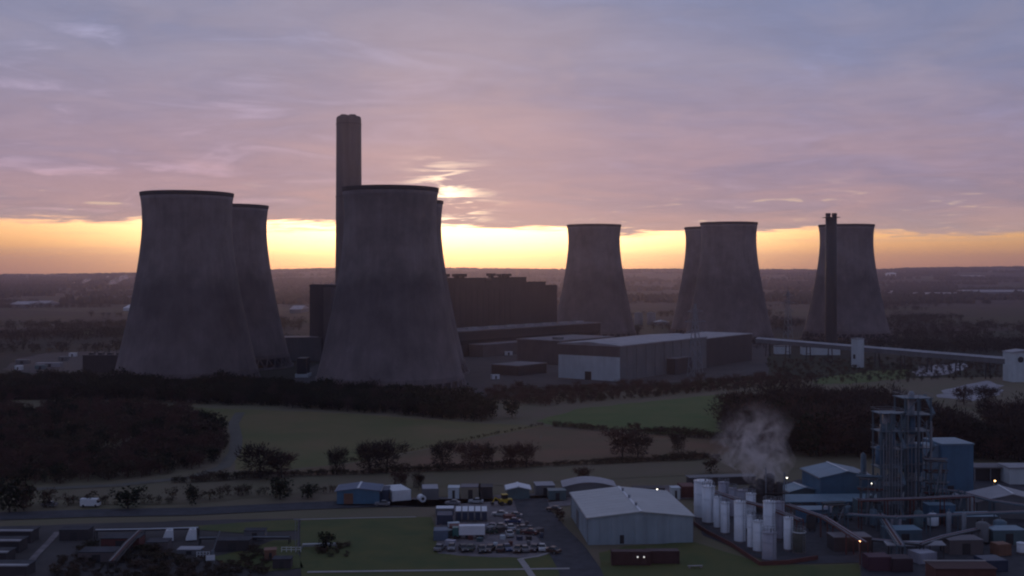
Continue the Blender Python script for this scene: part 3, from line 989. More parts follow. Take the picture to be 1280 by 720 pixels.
    # small pale objects in the station yard
    for px, py, w, lab in ((626, 464, 9, "pale flatbed load in the yard beside the large cooling tower"),
                           (668, 460, 5, "small white van in the yard below the mid-grey block"),
                           (636, 444, 6, "small pale cabin under the turbine hall wall")):
        cabin(px, py, w, 2.6, 2.8, WHITE, lab, "site cabin", rz=0.2)
    cabin(620, 474, 5, 2.5, 2.6, WHITE, "pale cabin low in the station yard near the large tower's foot", "site cabin", rz=0.5)
    # storage silos behind the free-standing tower
    for px, lab in ((798, "pale squat silo beyond the free-standing tower, left of two"), (814, "pale squat silo beyond the free-standing tower, right of two")):
        dd = 1400
        o = thing("silo", lab, "silo", (XW(px, dd), dd, 0), 0, "pair of pale silos")
        MB().lathe([(5.5, 0), (5.5, 14.5), (0.1, 16.2)], 24).build("body", GREYCLAD, o, True)
        MB().lathe([(5.7, 14.2), (5.7, 14.7), (5.5, 14.7), (5.5, 14.2)], 24, close=True).build("hoop", GREYCLAD, o)
    o = thing("low_shed", "small pale-roofed shed right of the two silos", "shed", (XW(828, 1380), 1380, 0), 0.1)
    MB().box(-9, 9, 0, 10, 0, 4.5).build("wall", GREYCLAD, o)
    MB().prism([(-9.4, 4.5), (9.4, 4.5), (0, 6.5)], -0.3, 10.3).build("roof", WHITECLAD, o)
    # dark flue stack with twin heads
    dd = 930
    o = thing("flue_stack", "slim dark flue stack with twin heads in front of the rightmost tower", "chimney", (XW(1039, dd), dd, 0))
    MB().lathe([(4.9, 0), (4.7, 50), (4.6, 111.0), (0.1, 111.0)], 24).build("shaft", DARKSTEEL, o, True)
    MB().box(-6.0, 6.0, -5.2, 5.2, 111.05, 111.5).build("platform", DARKSTEEL, o)
    for s in (-1, 1):
        MB().lathe([(1.9, 111.5), (2.0, 112.8), (2.2, 113.2), (2.2, 114.4), (1.7, 114.9), (0.1, 114.5)], 16, 2.6 * s, 0).build("flue", DARKSTEEL, o)
    # conveyor gallery
    A, B = Vector((195, 888, 0)), Vector((301, 680, 0))
    d = (B - A); L_ = d.length; rz = math.atan2(d.y, d.x)
    o = thing("conveyor_gallery", "long pale-roofed conveyor gallery on trestles running from the station", "conveyor", A, rz)
    MB().box(0, L_, -2.4, 2.4, 10.2, 13.2).build("gallery_wall", GREYCLAD, o)
    MB().prism([(-2.8, 13.2), (2.8, 13.2), (2.6, 13.7), (0, 14.3), (-2.6, 13.7)], 0, L_)
    r = MB(); r.add([(0, -2.8, 13.2), (L_, -2.8, 13.2), (L_, 2.8, 13.2), (0, 2.8, 13.2), (0, 0, 14.4), (L_, 0, 14.4)],
                    [(0, 3, 2, 1), (0, 1, 5, 4), (2, 3, 4, 5), (0, 4, 3), (1, 2, 5)])
    r.build("roof", PALEROOF, o)
    for k in range(10):
        x = 12 + k * 23
        t = MB().bar((x, -2.2, 0), (x, -1.6, 10.2), 0.6).bar((x, 2.2, 0), (x, 1.6, 10.2), 0.6).bar((x, -2.0, 5), (x, 2.0, 5), 0.4)
        t.build("trestle", DARKSTEEL, o)
    o = thing("transfer_tower", "small pale transfer tower standing astride the conveyor gallery", "tower", (XW(1072, 776), 776, 0), rz)
    MB().box(-3, 3, -3.0, 3.0, 0, 19.6).build("wall", WHITECLAD, o)
    MB().box(-3.3, 3.3, -3.3, 3.3, 19.6, 20.2).build("roof", PALEROOF, o)
    MB().box(-1, 1, -3.2, -3.01, 6, 9).build("window", DARKSTEEL, o)
    o = thing("shed", "white-walled shed seen beneath the conveyor gallery", "shed", (XW(1028, 890), 890, 0), -0.05)
    MB().box(-15, 14, 0, 12, 0, 6.2).build("wall", WHITECLAD, o)
    MB().box(-15.4, 14.4, -0.4, 12.4, 6.2, 6.8).build("roof", GREYCLAD, o)
    o = thing("shed", "short pale shed beneath the conveyor, left of the white one", "shed", (XW(979, 900), 900, 0), -0.05)
    MB().box(-6, 6, 0, 9, 0, 6.0).build("wall", WHITECLAD, o)
    MB().box(-6.3, 6.3, -0.3, 9.3, 6.0, 6.5).build("roof", GREYCLAD, o)
    o = thing("drive_house", "pale boxy drive house at the right end of the conveyor", "industrial building", (XW(1274, 676), 676, 0), 0.1)
    MB().box(-7, 10, -5, 6, 0, 17.6).build("wall", WHITECLAD, o)
    MB().prism([(-7.4, 17.6), (10.4, 17.6), (10.4, 18.0), (1.5, 19.4), (-7.4, 18.0)], -5.4, 6.4).build("roof", PALEROOF, o)
    MB().tube((-2, -5.05, 13.5), (-2, -5.3, 13.5), 1.8, n=20).build("opening", DARKSTEEL, o)
    # dark workshop and buildings left of the towers
    o = thing("workshop", "black flat-roofed workshop at the foot of the leftmost tower", "industrial building", (XW(127, 735), 735, 0), 0.0)
    MB().box(-12.5, 11.5, 0, 20, 0, 11.0).build("wall", DARKSTEEL, o)
    MB().box(-12.8, 11.8, -0.3, 20.3, 11.0, 11.5).build("roof", DARKCLAD, o)
    for k in range(4):
        MB().box(-10 + k * 6, -7 + k * 6, 4, 9, 11.5, 12.6).build("roof_vent", DARKSTEEL, o)
    for px, py, w, m, lab in ((90, 446, 5, WHITE, "small white hut at the parking ground's far right"), (60, 459, 17, PALEROOF, "long pale canopy along the parking ground"),
                              (27, 455, 9, GREYCLAD, "grey hut at the left of the parking ground"), (50, 462, 7, TEAL, "teal cabin under the pale canopy"),
                              (78, 451, 6, GREYCLAD, "grey cabin just below the small white hut"), (22, 463, 4, WHITE, "tiny white cabin at the parking ground's near edge")):
        cabin(px, py, w, 5, 2.8, m, lab, "hut", rz=0.05)
    # gap between the left towers and the large tower
    o = thing("pump_house", "dark pump house with pale base seen between the left and middle towers", "industrial building", (XW(377, 700), 700, 0), 0.0)
    MB().box(-3, 3, 0, 12, 2.2, 12).build("wall", DARKSTEEL, o)
    MB().box(-4, 4, -0.5, 12.5, 0, 2.2).build("plinth", WHITECLAD, o)
    o = thing("stores_shed", "mid-grey stores shed behind the pump house between the towers", "industrial building", (XW(384, 830), 830, 0), 0.1)
    MB().box(-24, 12, 0, 20, 0, 17).build("wall", GREYCLAD, o)
    MB().box(-24.4, 12.4, -0.4, 20.4, 17, 17.6).build("roof", FELT, o)
    # far sheds
    for px0, px1, py, dd, h, lab, m in (
            (1149, 1206, 372.5, 2850, 9, "long pale far-off shed right of the rightmost tower, nearer half", PALEROOF),
            (1206, 1300, 371, 2980, 13, "long pale far-off shed at the photograph's right edge", PALEROOF),
            (1101, 1122, 369.5, 3130, 7, "short pale far-off shed touching the rightmost tower's edge", PALEROOF),
            (1112, 1121, 347.5, 5600, 14, "tiny white far-off building high on the ridge slope", WHITE),
            (12, 38, 384.5, 2076, 7, "long pale far-off shed at the far left below the ridge", PALEROOF),
            (40, 56, 383, 2150, 6, "short pale far-off shed beside the long one at the far left", PALEROOF),
            (154, 166, 388.5, 1905, 6, "tiny pale far-off shed just left of the leftmost tower", WHITE),
            (1196, 1232, 352.5, 5000, 12, "dim pale far-off shed on the right ridge slope", PALEROOF),
            (362, 376, 391, 1800, 7, "pale far-off shed in the gap behind the left towers", PALEROOF)):
        x0, x1 = XW(px0, dd), XW(px1, dd)
        zb = ground_z((x0 + x1) / 2, dd) - 2
        o = thing("far_shed", lab, "shed", ((x0 + x1) / 2, dd, zb), 0.0)
        hw = (x1 - x0) / 2
        MB().box(-hw, hw, 0, 70, 0, h + 1).build("wall", WHITECLAD if m is WHITE else GREYCLAD, o)
        r = MB(); r.add([(-hw - .5, -.5, h + 1), (hw + .5, -.5, h + 1), (hw + .5, 70.5, h + 1), (-hw - .5, 70.5, h + 1), (-hw - .5, 35, h + 6), (hw + .5, 35, h + 6)],
                        [(0, 3, 2, 1), (0, 1, 5, 4), (2, 3, 4, 5), (0, 4, 3), (1, 2, 5)])
        r.build("roof", m, o)
    # pylons
    for px, dd, hgt, lab in ((985, 1010, 50, "faint lattice pylon between the distant pair and the rightmost tower"),
                             (869, 700, 46, "faint lattice pylon in front of the distant tower pair")):
        o = thing("pylon", lab, "pylon", (XW(px, dd), dd, 0), 0.5, "lattice pylons")
        mb = MB()
        w = lambda z: 3.2 * (1 - z / hgt) + 0.4
        lv = [0, 8, 15, 21, 26, 31, 36, 41, hgt]
        for sx, sy in ((-1, -1), (1, -1), (1, 1), (-1, 1)):
            mb.bar((sx * w(0), sy * w(0), 0), (sx * w(hgt), sy * w(hgt), hgt), 0.28)
        for a, b in zip(lv, lv[1:]):
            for s in (-1, 1):
                mb.bar((-w(a), s * w(a), a), (w(b), s * w(b), b), 0.16); mb.bar((w(a), s * w(a), a), (-w(b), s * w(b), b), 0.16)
                mb.bar((s * w(a), -w(a), a), (s * w(b), w(b), b), 0.16)
        mb.build("lattice", STEEL, o)
        for z, l in ((hgt * .62, 7), (hgt * .76, 8.5), (hgt * .9, 6)):
            MB().bar((-l, 0, z), (l, 0, z), 0.3).bar((-l, 0, z), (0, 0, z + 2), 0.2).bar((l, 0, z), (0, 0, z + 2), 0.2).build("cross_arm", STEEL, o)


def cabin(px, py, w, dpt, h, m, label, cat, rz=0.0, roof=None, name=None, group=None):
    o = thing(name or cat.replace(" ", "_"), label, cat, G(px, py), rz, group)
    MB().box(-w / 2, w / 2, 0, dpt, 0.0, h).build("body", m, o)
    MB().box(-w / 2 - 0.12, w / 2 + 0.12, -0.12, dpt + 0.12, h, h + 0.16).build("roof", roof or m, o)
    MB().box(-w * 0.12, w * 0.12, -0.05, -0.01, 0.15, h * 0.8).build("door", DARKSTEEL, o)
    return o


# ------------------------------------------------------------------ near works
def gable_shed(name, label, cat, loc, rz, w, l, eave, ridge, wall, roof, doors=(), seams=False):
    """x across, y along; ridge along y"""
    o = thing(name, label, cat, loc, rz)
    MB().prism([(0, 0), (w, 0), (w, eave), (w / 2, ridge - 0.05), (0, eave)], 0, l).build("wall", wall, o)
    t = 0.25
    for s in (0, 1):
        x0, x1 = (-0.4, w / 2) if s == 0 else (w + 0.4, w / 2)
        sl = (ridge - eave) / (w / 2)
        z0 = eave - 0.4 * sl
        mb = MB()
        mb.add([(x0, -0.4, z0), (x1, -0.4, ridge), (x1, l + 0.4, ridge), (x0, l + 0.4, z0),
                (x0, -0.4, z0 + t), (x1, -0.4, ridge + t), (x1, l + 0.4, ridge + t), (x0, l + 0.4, z0 + t)],
               [(0, 3, 2, 1), (4, 5, 6, 7), (0, 1, 5, 4), (1, 2, 6, 5), (2, 3, 7, 6), (3, 0, 4, 7)])
        mb.build("roof_slope", roof, o)
        MB().box(min(x0, x0 + (0.25 if s else -0.25)), max(x0, x0 + (0.25 if s else -0.25)), -0.4, l + 0.4, z0 - 0.1, z0 + 0.15).build("gutter", STEEL, o)
    MB().box(w / 2 - 0.3, w / 2 + 0.3, -0.42, l + 0.42, ridge + t - 0.02, ridge + t + 0.1).build("ridge_cap", WHITE, o)
    for (x0, x1, h, m) in doors:
        MB().box(x0, x1, -0.12, -0.01, 0.0, h).build("roller_door", m, o)
    if seams:
        for k in range(1, 10):                           # lapped roof sheets and wall sheets
            y = l * k / 10
            for s in (0, 1):
                xa, xb = (0.0, w / 2 - .35) if s == 0 else (w, w / 2 + .35)
                MB().bar((xa, y, eave + t + 0.03), (xb, y, ridge + t - 0.03), 0.1, 0.03).build("roof_seam", roof, o)
        for k in range(1, 9):
            x = w * k / 9
            MB().box(x - 0.06, x + 0.06, -0.07, -0.005, 0.3, eave - 0.2).build("wall_seam", wall, o)
        for k in range(1, 8):
            y = l * k / 8
            MB().box(-0.07, -0.005, y - 0.06, y + 0.06, 0.3, eave - 0.3).build("wall_seam", wall, o)
        for x, y in ((-0.16, 0.4), (-0.16, l - .4), (w + 0.16, 0.4), (w + .16, l - .4)):
            MB().tube((x, y, 0), (x, y, eave - .1), 0.09, n=8).build("downpipe", STEEL, o)
        MB().box(-0.1, -0.01, l * .55, l * .55 + 4.2, 0, 4.4).build("roller_door", GREYCLAD, o)
        MB().box(w * .3, w * .3 + 1.0, -0.1, -0.01, 0.25, 2.3).build("side_door", DARKSTEEL, o)
        for k in range(3):
            y = l * (0.2 + 0.3 * k)
            v = MB().tube((w / 2, y, ridge + t), (w / 2, y, ridge + t + 0.7), 0.3, n=10).build("roof_vent", STEEL, o)
            MB().tube((w / 2, y, ridge + t + .72), (w / 2, y, ridge + t + 0.85), 0.45, n=10).build("vent_cap", STEEL, v)
    return o


def tank(px, py, dia, h, m, label, cap='dome', extras=True, rim=None):
    p = G(px, py)
    p = p + Vector((0, dia / 2, 0))
    o = thing("storage_tank", label, "storage tank", p, 0.0, "upright storage tanks of the tank farm")
    r = dia / 2
    top = [(r, h), (r * 0.6, h + r * 0.22), (0.05, h + r * 0.3)] if cap == 'dome' else [(r, h), (0.05, h + 0.15)]
    MB().lathe([(r, 0.5)] + top, 24).build("shell", m, o, True)
    MB().lathe([(r + 0.12, 0.02), (r + 0.12, 0.55), (0.05, 0.55)], 24).build("plinth", YARD, o)
    MB().lathe([(r, h - 0.18), (r + 0.09, h - 0.18), (r + 0.09, h + 0.06), (r, h + 0.06)], 24, close=True).build("rim", rim or m, o)
    if extras:
        for z in (h * 0.33, h * 0.66):
            MB().lathe([(r, z), (r + 0.05, z), (r + 0.05, z + 0.12), (r, z + 0.12)], 24, close=True).build("hoop", m, o)
        a = -1.1
        mb = MB()
        for s in (-0.25, 0.25):
            x, y = (r + 0.25) * math.cos(a) + s, (r + 0.25) * math.sin(a)
            mb.bar((x, y, 0.5), (x, y, h + 1.0), 0.07)
        for k in range(int(h / 0.6)):
            x, y = (r + 0.25) * math.cos(a), (r + 0.25) * math.sin(a)
            mb.bar((x - .25, y, 0.8 + k * .6), (x + .25, y, 0.8 + k * .6), 0.05)
        mb.build("ladder", STEEL, o)
        mb = MB()
        for k in range(12):
            t0, t1 = 2 * math.pi * k / 12, 2 * math.pi * (k + 1) / 12
            q0 = Vector((r * .96 * math.cos(t0), r * .96 * math.sin(t0), h)); q1 = Vector((r * .96 * math.cos(t1), r * .96 * math.sin(t1), h))
            mb.bar(q0, q0 + Vector((0, 0, 1.0)), 0.06); mb.bar(q0 + Vector((0, 0, 1.0)), q1 + Vector((0, 0, 1.0)), 0.06)
        mb.build("railing", STEEL, o)
        MB().tube((r * .2, -r * .3, h), (r * .2, -r * .3, h + 0.9), 0.18, n=8).build("vent_pipe", STEEL, o)
    return o


def tz(py_top, py_base):
    """height of an upright thing from its base and top rows"""
    d = CAMZ * F / (py_base - YH)
    return ZW(py_top, d)


def frame_tower(label, px0, px1, py_base, py_top, dpt, nlev, seed):
    rg = random.Random(seed)
    p0, p1 = G(px0, py_base), G(px1, py_base)
    w = p1.x - p0.x
    h = tz(py_top, py_base)
    o = thing("process_tower", label, "process tower", ((p0.x + p1.x) / 2, p0.y, 0), 0.06)
    for x in (-w / 2, 0, w / 2):
        for y in (0, dpt):
            MB().box(x - 0.2, x + 0.2, y - 0.2, y + 0.2, 0, h).build("column", BLUESTEEL, o)
    for k in range(1, nlev + 1):
        z = h * k / nlev
        MB().box(-w / 2 - 0.5, w / 2 + 0.5, -0.5, dpt + 0.5, z - 0.35, z - 0.12).build("deck", BLUESTEEL, o)
        mb = MB()
        for y in (-0.5, dpt + 0.5):
            for zz in (0.45, 0.95):
                mb.bar((-w / 2 - 0.5, y, z + zz), (w / 2 + 0.5, y, z + zz), 0.07)
        for i in range(5):
            x = -w / 2 - 0.5 + (w + 1) * i / 4
            mb.bar((x, -0.5, z - .1), (x, -0.5, z + .98), 0.06)
        for x in (-w / 2 - 0.5, w / 2 + 0.5):
            mb.bar((x, -0.5, z + .95), (x, dpt + .5, z + .95), 0.07)
        mb.build("railing", STEEL if k in (nlev, nlev - 2, 2) else BLUESTEEL, o)
        if k < nlev or True:
            zb = h * (k - 1) / nlev
            s = 1 if k % 2 else -1
            MB().bar((-s * w / 2, -0.25, zb + .1), (0, -0.25, z - .3), 0.2).build("brace", BLUESTEEL, o)
    # vessels standing inside
    for i in range(8):
        x = rg.uniform(-w * .38, w * .38); z0 = h * rg.choice([0.03, 0.17, 0.33, 0.5, 0.66, 0.8]); hh = rg.uniform(4, 9); r = rg.uniform(0.7, 1.3)
        hh = min(hh, h - z0 - 1)
        MB().lathe([(0.05, z0), (r, z0 + .5), (r, z0 + hh), (0.05, z0 + hh + .5)], 14, x, dpt * rg.uniform(.35, .65)).build("vessel", rg.choice([BLUESTEEL, TEAL, BLUEWALL, STEEL]), o, True)
    for i in range(7):
        x = -w / 2 + w * (i + .5) / 7
        MB().tube((x, -0.75, 0.3), (x, -0.75, h * rg.uniform(.6, .98)), 0.14, n=8).build("riser_pipe", STEEL, o)
    mb = MB()
    nst = nlev
    for k in range(nst):
        zb, zt = h * k / nst, h * (k + 1) / nst
        a, b = (0.5, dpt - .5) if k % 2 == 0 else (dpt - .5, .5)
        mb.bar((w / 2 + 1.1, a, zb), (w / 2 + 1.1, b, zt), 0.9, 0.2)
    mb.build("stair", BLUESTEEL, o)
    return o


def lamp(px, py_top, d, m, label, colr, watts, base=0.0):
    z = ZW(py_top, d)
    o = thing("lamp_post", label, "lamp", (XW(px, d), d, base))
    z -= base
    MB().tube((0, 0, 0), (0, 0, z + 0.1), 0.09, 0.06, 8).build("post", STEEL, o)
    MB().box(-0.08, 0.08, -0.7, 0.05, z + 0.1, z + 0.2).build("arm", STEEL, o)
    MB().box(-0.3, 0.3, -0.85, -0.45, z + 0.24, z + 0.42).build("hood", STEEL, o)
    MB().lathe([(0.03, z - 0.10), (0.18, z - 0.02), (0.22, z + 0.08), (0.16, z + 0.24), (0.03, z + 0.24)], 12, 0, -0.65).build("bulb", m, o)
    l = bpy.data.lights.new("lamp_light", 'POINT'); l.energy = watts; l.color = colr; l.shadow_soft_size = 0.3
    lo = link("lamp_light", l, o); lo.location = (0, -0.9, z - 0.35)
    return o


PAINTS = {}


def car_mesh_parts():
    P = {}
    # saloon: side profile in y (length) z, swept over x
    low = [(-2.1, 0.35), (2.1, 0.35), (2.15, 0.62), (2.05, 0.88), (0.95, 0.98), (-1.45, 1.0), (-2.08, 0.92), (-2.15, 0.6)]
    cab = [(0.95, 0.97), (0.25, 1.42), (-0.95, 1.45), (-1.6, 0.99)]

    def swept(prof, hw, top=None):
        mb = MB(); n = len(prof)
        vs = []
        for s in (-1, 1):
            for y, z in prof:
                k = hw - (max(0.0, z - 0.95) * 0.42 if top else 0.0)
                vs.append((s * k, y, z))
        fs = [(i, (i + 1) % n, n + (i + 1) % n, n + i) for i in range(n)] + [tuple(range(n)), tuple(range(2 * n - 1, n - 1, -1))]
        return mb.add(vs, fs)
    P['low'] = swept(low, 0.88)
    P['cab'] = swept(cab, 0.82, True)
    P['roof'] = MB().add([(-.62, 0.22, 1.44), (.62, .22, 1.44), (.62, -.93, 1.47), (-.62, -.93, 1.47), (-.6, 0.2, 1.5), (.6, .2, 1.5), (.6, -.9, 1.52), (-.6, -.9, 1.52)],
                         [(0, 1, 2, 3), (4, 5, 6, 7), (0, 1, 5, 4), (1, 2, 6, 5), (2, 3, 7, 6), (3, 0, 4, 7)])
    P['wheel'] = MB().tube((-0.1, 0, 0), (0.1, 0, 0), 0.32, n=14)
    P['hub'] = MB().tube((-0.112, 0, 0), (0.112, 0, 0), 0.19, n=10)
    return P


CARP = car_mesh_parts()
CARM = {}


def paint(name, col):
    return mat("car_paint_" + name, col, 0.3, 0.05, 1.0)


def car(x, y, rz, m, label, group, z=0.0):
    import bmesh
    def me(k, mm):
        if (k, mm.name) not in CARM:
            q = CARP[k].mesh(k, mm)
            bm = bmesh.new(); bm.from_mesh(q); bmesh.ops.recalc_face_normals(bm, faces=bm.faces); bm.to_mesh(q); bm.free()
            CARM[(k, mm.name)] = q
        return CARM[(k, mm.name)]
    o = thing("car", label, "car", (x, y, z), rz, group)
    link("body", me('low', m), o)
    link("window_glass", me('cab', GLASS), o)
    link("roof", me('roof', m), o)
    for sx in (-1, 1):
        for yy in (1.32, -1.3):
            w = link("wheel", me('wheel', TYRE), o); w.location = (sx * 0.8, yy, 0.32)
            link("rim", me('hub', HUBC), w)
    if 'lampf' not in CARM:
        CARM['lampf'] = MB().box(-0.16, 0.16, -0.03, 0.03, -0.07, 0.07).mesh("headlight", WHITE)
        CARM['lampr'] = MB().box(-0.14, 0.14, -0.03, 0.03, -0.09, 0.09).mesh("tail_light", RUST)
    for sx in (-1, 1):
        a = link("headlight", CARM['lampf'], o); a.location = (sx * 0.62, 2.13, 0.72)
        b = link("tail_light", CARM['lampr'], o); b.location = (sx * 0.66, -2.14, 0.78)
    return o


def container(px, py, w, l, h, m, label, rz=0.0, roof=None, cat="container", group=None):
    o = thing("container", label, cat, G(px, py) + Vector((0, 0, 0.22)), rz, group)
    MB().box(-w / 2, w / 2, 0, l, 0.0, h).build("body", m, o)
    MB().box(-w / 2 + 0.04, w / 2 - 0.04, 0.04, l - 0.04, h, h + 0.06).build("roof", roof or m, o)
    for x in (-w / 2, w / 2):
        for y in (0, l):
            MB().box(x - 0.09, x + 0.09, y - 0.09, y + 0.09, -0.02, h + 0.08).build("corner_post", m, o)
    for s in (-1, 1):
        MB().box(min(0.06 * s, s * w * 0.45), max(0.06 * s, s * w * 0.45), -0.07, -0.01, 0.12, h - 0.12).build("door", m, o)
    n = max(2, int(l / 0.9))
    for k in range(n):
        y = (k + 0.5) * l / n
        for s in (-1, 1):
            MB().box(min(s * w / 2, s * (w / 2 + 0.06)), max(s * w / 2, s * (w / 2 + 0.06)), y - 0.2, y + 0.2, 0.15, h - 0.15).build("side_rib", m, o)
    return o


def build_near():
    # main warehouse: front-left corner 735,680; front-right 866,680
    A = G(735.5, 681.5); B = G(866, 679)
    w = (B - A).length
    C = G(711, 647)
    gable_shed("warehouse", "large grey warehouse with pale low-pitched roof beside the access road", "warehouse", A, math.atan2(B.y - A.y, B.x - A.x), w, 31, 6.5, 7.8, SHEDWALL, SHEDROOF,
               doors=(), seams=True)
    # curved-roof store behind it
    A = G(704, 622)
    o = thing("store_shed", "low store with curved pale roof behind the large grey warehouse", "shed", A, 0.02)
    w, l = 15.5, 9
    prof = [(0, 0), (w, 0)] + [(w * (1 - k / 8), 3.0 + 1.3 * math.sin(math.pi * k / 8)) for k in range(9)]
    MB().prism(prof, 0, l).build("wall", GREYCLAD, o)
    top = [(w * (k / 8) * 1.03 - .2, 3.05 + 1.35 * math.sin(math.pi * k / 8)) for k in range(9)]
    MB().prism(top + [(x, z + 0.15) for x, z in top[::-1]], -0.4, l + 0.4).build("roof", PALEROOF, o)
    # blue shed
    A = G(421, 631)
    gable_shed("blue_shed", "long blue shed beside the near road", "shed", A, 0.03, 12.0, 9, 3.8, 4.5, BLUEWALL, mat("slate_blue_roof", (0.12, 0.15, 0.22), 0.6), doors=((2, 4.6, 3.2, ORANGE),))
    container(477, 629, 4, 7, 3.4, NAVY, "navy container between the blue shed and the white-roofed container", rz=0.05)
    container(502, 627, 5.5, 9, 3.0, WHITE, "white box container with white roof right of the blue shed", rz=0.42)
    container(538, 626, 4.6, 7, 3.2, GREYCLAD, "grey container with pale roof, right of the white container", rz=0.1, roof=PALEROOF)
    cabin(567, 624, 3.2, 4, 3.2, WHITECLAD, "pale cabin with dark door in the row behind the storage yard", "site cabin", rz=0.0)
    cabin(588, 624, 5.5, 5, 3.4, mat("cream_render", (0.25, 0.22, 0.17), 0.8), "cream cabin in the row behind the storage yard", "site cabin", rz=0.0, roof=FELT)
    cabin(607, 624, 4.0, 5, 3.4, DARKCLAD, "dark cabin right of the cream cabin", "site cabin", rz=0.0)
    gable_shed("small_shed", "small shed with white roof behind the yellow digger", "shed", G(634, 625), 0.05, 6.5, 6, 3.0, 3.7, TEAL, WHITE)
    cabin(682, 620, 5.5, 6, 3.0, GREYCLAD, "grey flat-roofed cabin left of the curved-roof store", "site cabin", rz=0.1, roof=PALEROOF)
    cabin(697, 626, 5.0, 4, 2.8, TEAL, "teal cabin at the top of the access road", "site cabin", rz=0.1)
    # round white tank on the ground
    p = G(527, 628)
    o = thing("drum", "small white drum lying beside the grey container", "drum", p + Vector((0, 0, 1.25)), 0.4)
    MB().tube((0, -1.2, 0), (0, 1.2, 0), 1.0, n=18).build("barrel", WHITE, o)
    MB().tube((0, -1.25, 0), (0, -1.21, 0), 0.45, n=14).build("hatch", DARKSTEEL, o)
    for y in (-.7, .7):
        MB().box(-.8, .8, y - .1, y + .1, -1.0, -0.6).build("cradle", DARKSTEEL, o)
    # yellow digger
    p = G(630, 632)
    o = thing("digger", "yellow wheeled digger parked at the top of the storage yard", "digger", p + Vector((0, 0, 0.22)), 1.9)
    MB().prism([(-1.0, 0.7), (1.0, 0.7), (1.0, 1.6), (0.2, 1.8), (-1.0, 1.7)], -2.2, 1.2).build("body", YELLOW, o)
    c = MB().box(-0.7, 0.7, -0.9, 0.6, 1.75, 2.9).build("cab", GLASS, o)
    MB().box(-0.8, 0.8, -1.0, 0.7, 2.9, 3.05).build("cab_roof", YELLOW, c)
    for sx in (-1, 1):
        for yy, r in ((-1.4, 0.75), (0.9, 0.6)):
            MB().tube((sx * 0.75, yy, r), (sx * 1.15, yy, r), r, n=14).build("wheel", TYRE, o)
    MB().bar((0, 1.2, 1.2), (0, 2.6, 2.3), 0.3).bar((0, 2.6, 2.3), (0, 3.4, 0.9), 0.25).build("arm", YELLOW, o)
    MB().prism([(-.7, .3), (.7, .3), (.7, 1.0), (-.7, 1.0)], 3.2, 3.8).build("bucket", DARKSTEEL, o)
    # five tall grey units with white tops
    for k in range(5):
        o = thing("storage_unit", "grey storage unit with white top, %s of five from the lawn" % ("first", "second", "third", "fourth", "fifth")[k],
                  "storage unit", G(573 + 8.1 * k, 653) + Vector((0, 0, 0.22)), 0.03, "row of five white-topped units")
        MB().box(-0.78, 0.78, 0, 4.6, 0.25, 2.7).build("body", GREYCLAD, o)
        MB().add([(-.7, 0.0, 2.7), (.7, 0.0, 2.7), (.7, 4.6, 3.0), (-.7, 4.6, 3.0), (-.7, 0, 2.78), (.7, 0, 2.78), (.7, 4.6, 3.12), (-.7, 4.6, 3.12)],
                 [(0, 3, 2, 1), (4, 5, 6, 7), (0, 1, 5, 4), (1, 2, 6, 5), (2, 3, 7, 6), (3, 0, 4, 7)]).build("top_cover", WHITE, o)
        MB().box(-0.6, 0.6, -0.05, -0.01, 0.4, 2.4).build("door", NAVY, o)
        for x in (-.6, .6):
            MB().box(x - .12, x + .12, 0.2, 4.4, 0, 0.25).build("skid", DARKSTEEL, o)
    # yard containers, lorries and stacks
    container(556, 657, 4.0, 5, 2.4, NAVY, "navy open-topped skip at the yard's lawn side", rz=0.05, cat="skip")
    container(556, 646, 4.8, 3.5, 2.0, GREYCLAD, "long grey tray with pale rim left of the five units", rz=0.03, roof=WHITE)
    container(551, 677, 3.4, 4, 2.4, mat("slate_blue_paint", (0.10, 0.14, 0.2), 0.5), "slate-blue container at the yard's lawn edge", rz=0.05)
    container(573, 669, 4.4, 3, 2.0, RUST, "dark red-brown skip in the middle of the storage yard", rz=0.05, cat="skip")
    # flat trailer with white load
    p = G(589, 675)
    o = thing("lorry", "lorry with long white box body in the storage yard", "lorry", p + Vector((0, 0, 0.22)), 0.05)
    MB().box(-3.0, 3.4, 0, 2.3, 1.0, 3.2).build("box_body", WHITE, o)
    MB().box(-4.6, -3.1, 0.05, 2.25, 0.6, 2.8).build("cab", mat("teal_cab_paint", (0.05, 0.16, 0.15), 0.4), o)
    MB().box(-4.66, -4.61, 0.2, 2.1, 1.7, 2.6).build("windscreen", GLASS, o)
    for x in (-3.9, -1.0, 1.6, 2.6):
        MB().tube((x, 0.0, 0.5), (x, 0.35, 0.5), 0.5, n=12).build("wheel", TYRE, o)
        MB().tube((x, 1.95, 0.5), (x, 2.3, 0.5), 0.5, n=12).build("wheel", TYRE, o)
    MB().box(-3.1, 3.4, 0.8, 1.5, 0.7, 0.95).build("chassis", DARKSTEEL, o)
    rz = 0.0
    stuff = [
        ("black", (0.02, 0.02, 0.022)), ("grey", (0.16, 0.16, 0.17)), ("green", (0.02, 0.05, 0.035)), ("silver", (0.22, 0.22, 0.24)),
        ("red", (0.10, 0.03, 0.03)), ("blue", (0.04, 0.06, 0.14)), ("white", (0.42, 0.43, 0.45)), ("brown", (0.07, 0.04, 0.03)), ("maroon", (0.05, 0.022, 0.025))]
    PC = {n: paint(n, c) for n, c in stuff}
    row = [("silver", 549), ("grey", 564), ("black", 579), ("green", 588), ("black", 602), ("brown", 612), ("maroon", 625), ("blue", 634), ("brown", 647), ("grey", 656), ("maroon", 668), ("white", 678)]
    ordn = ["first", "second", "third", "fourth", "fifth", "sixth", "seventh", "eighth", "ninth", "tenth", "eleventh", "twelfth"]
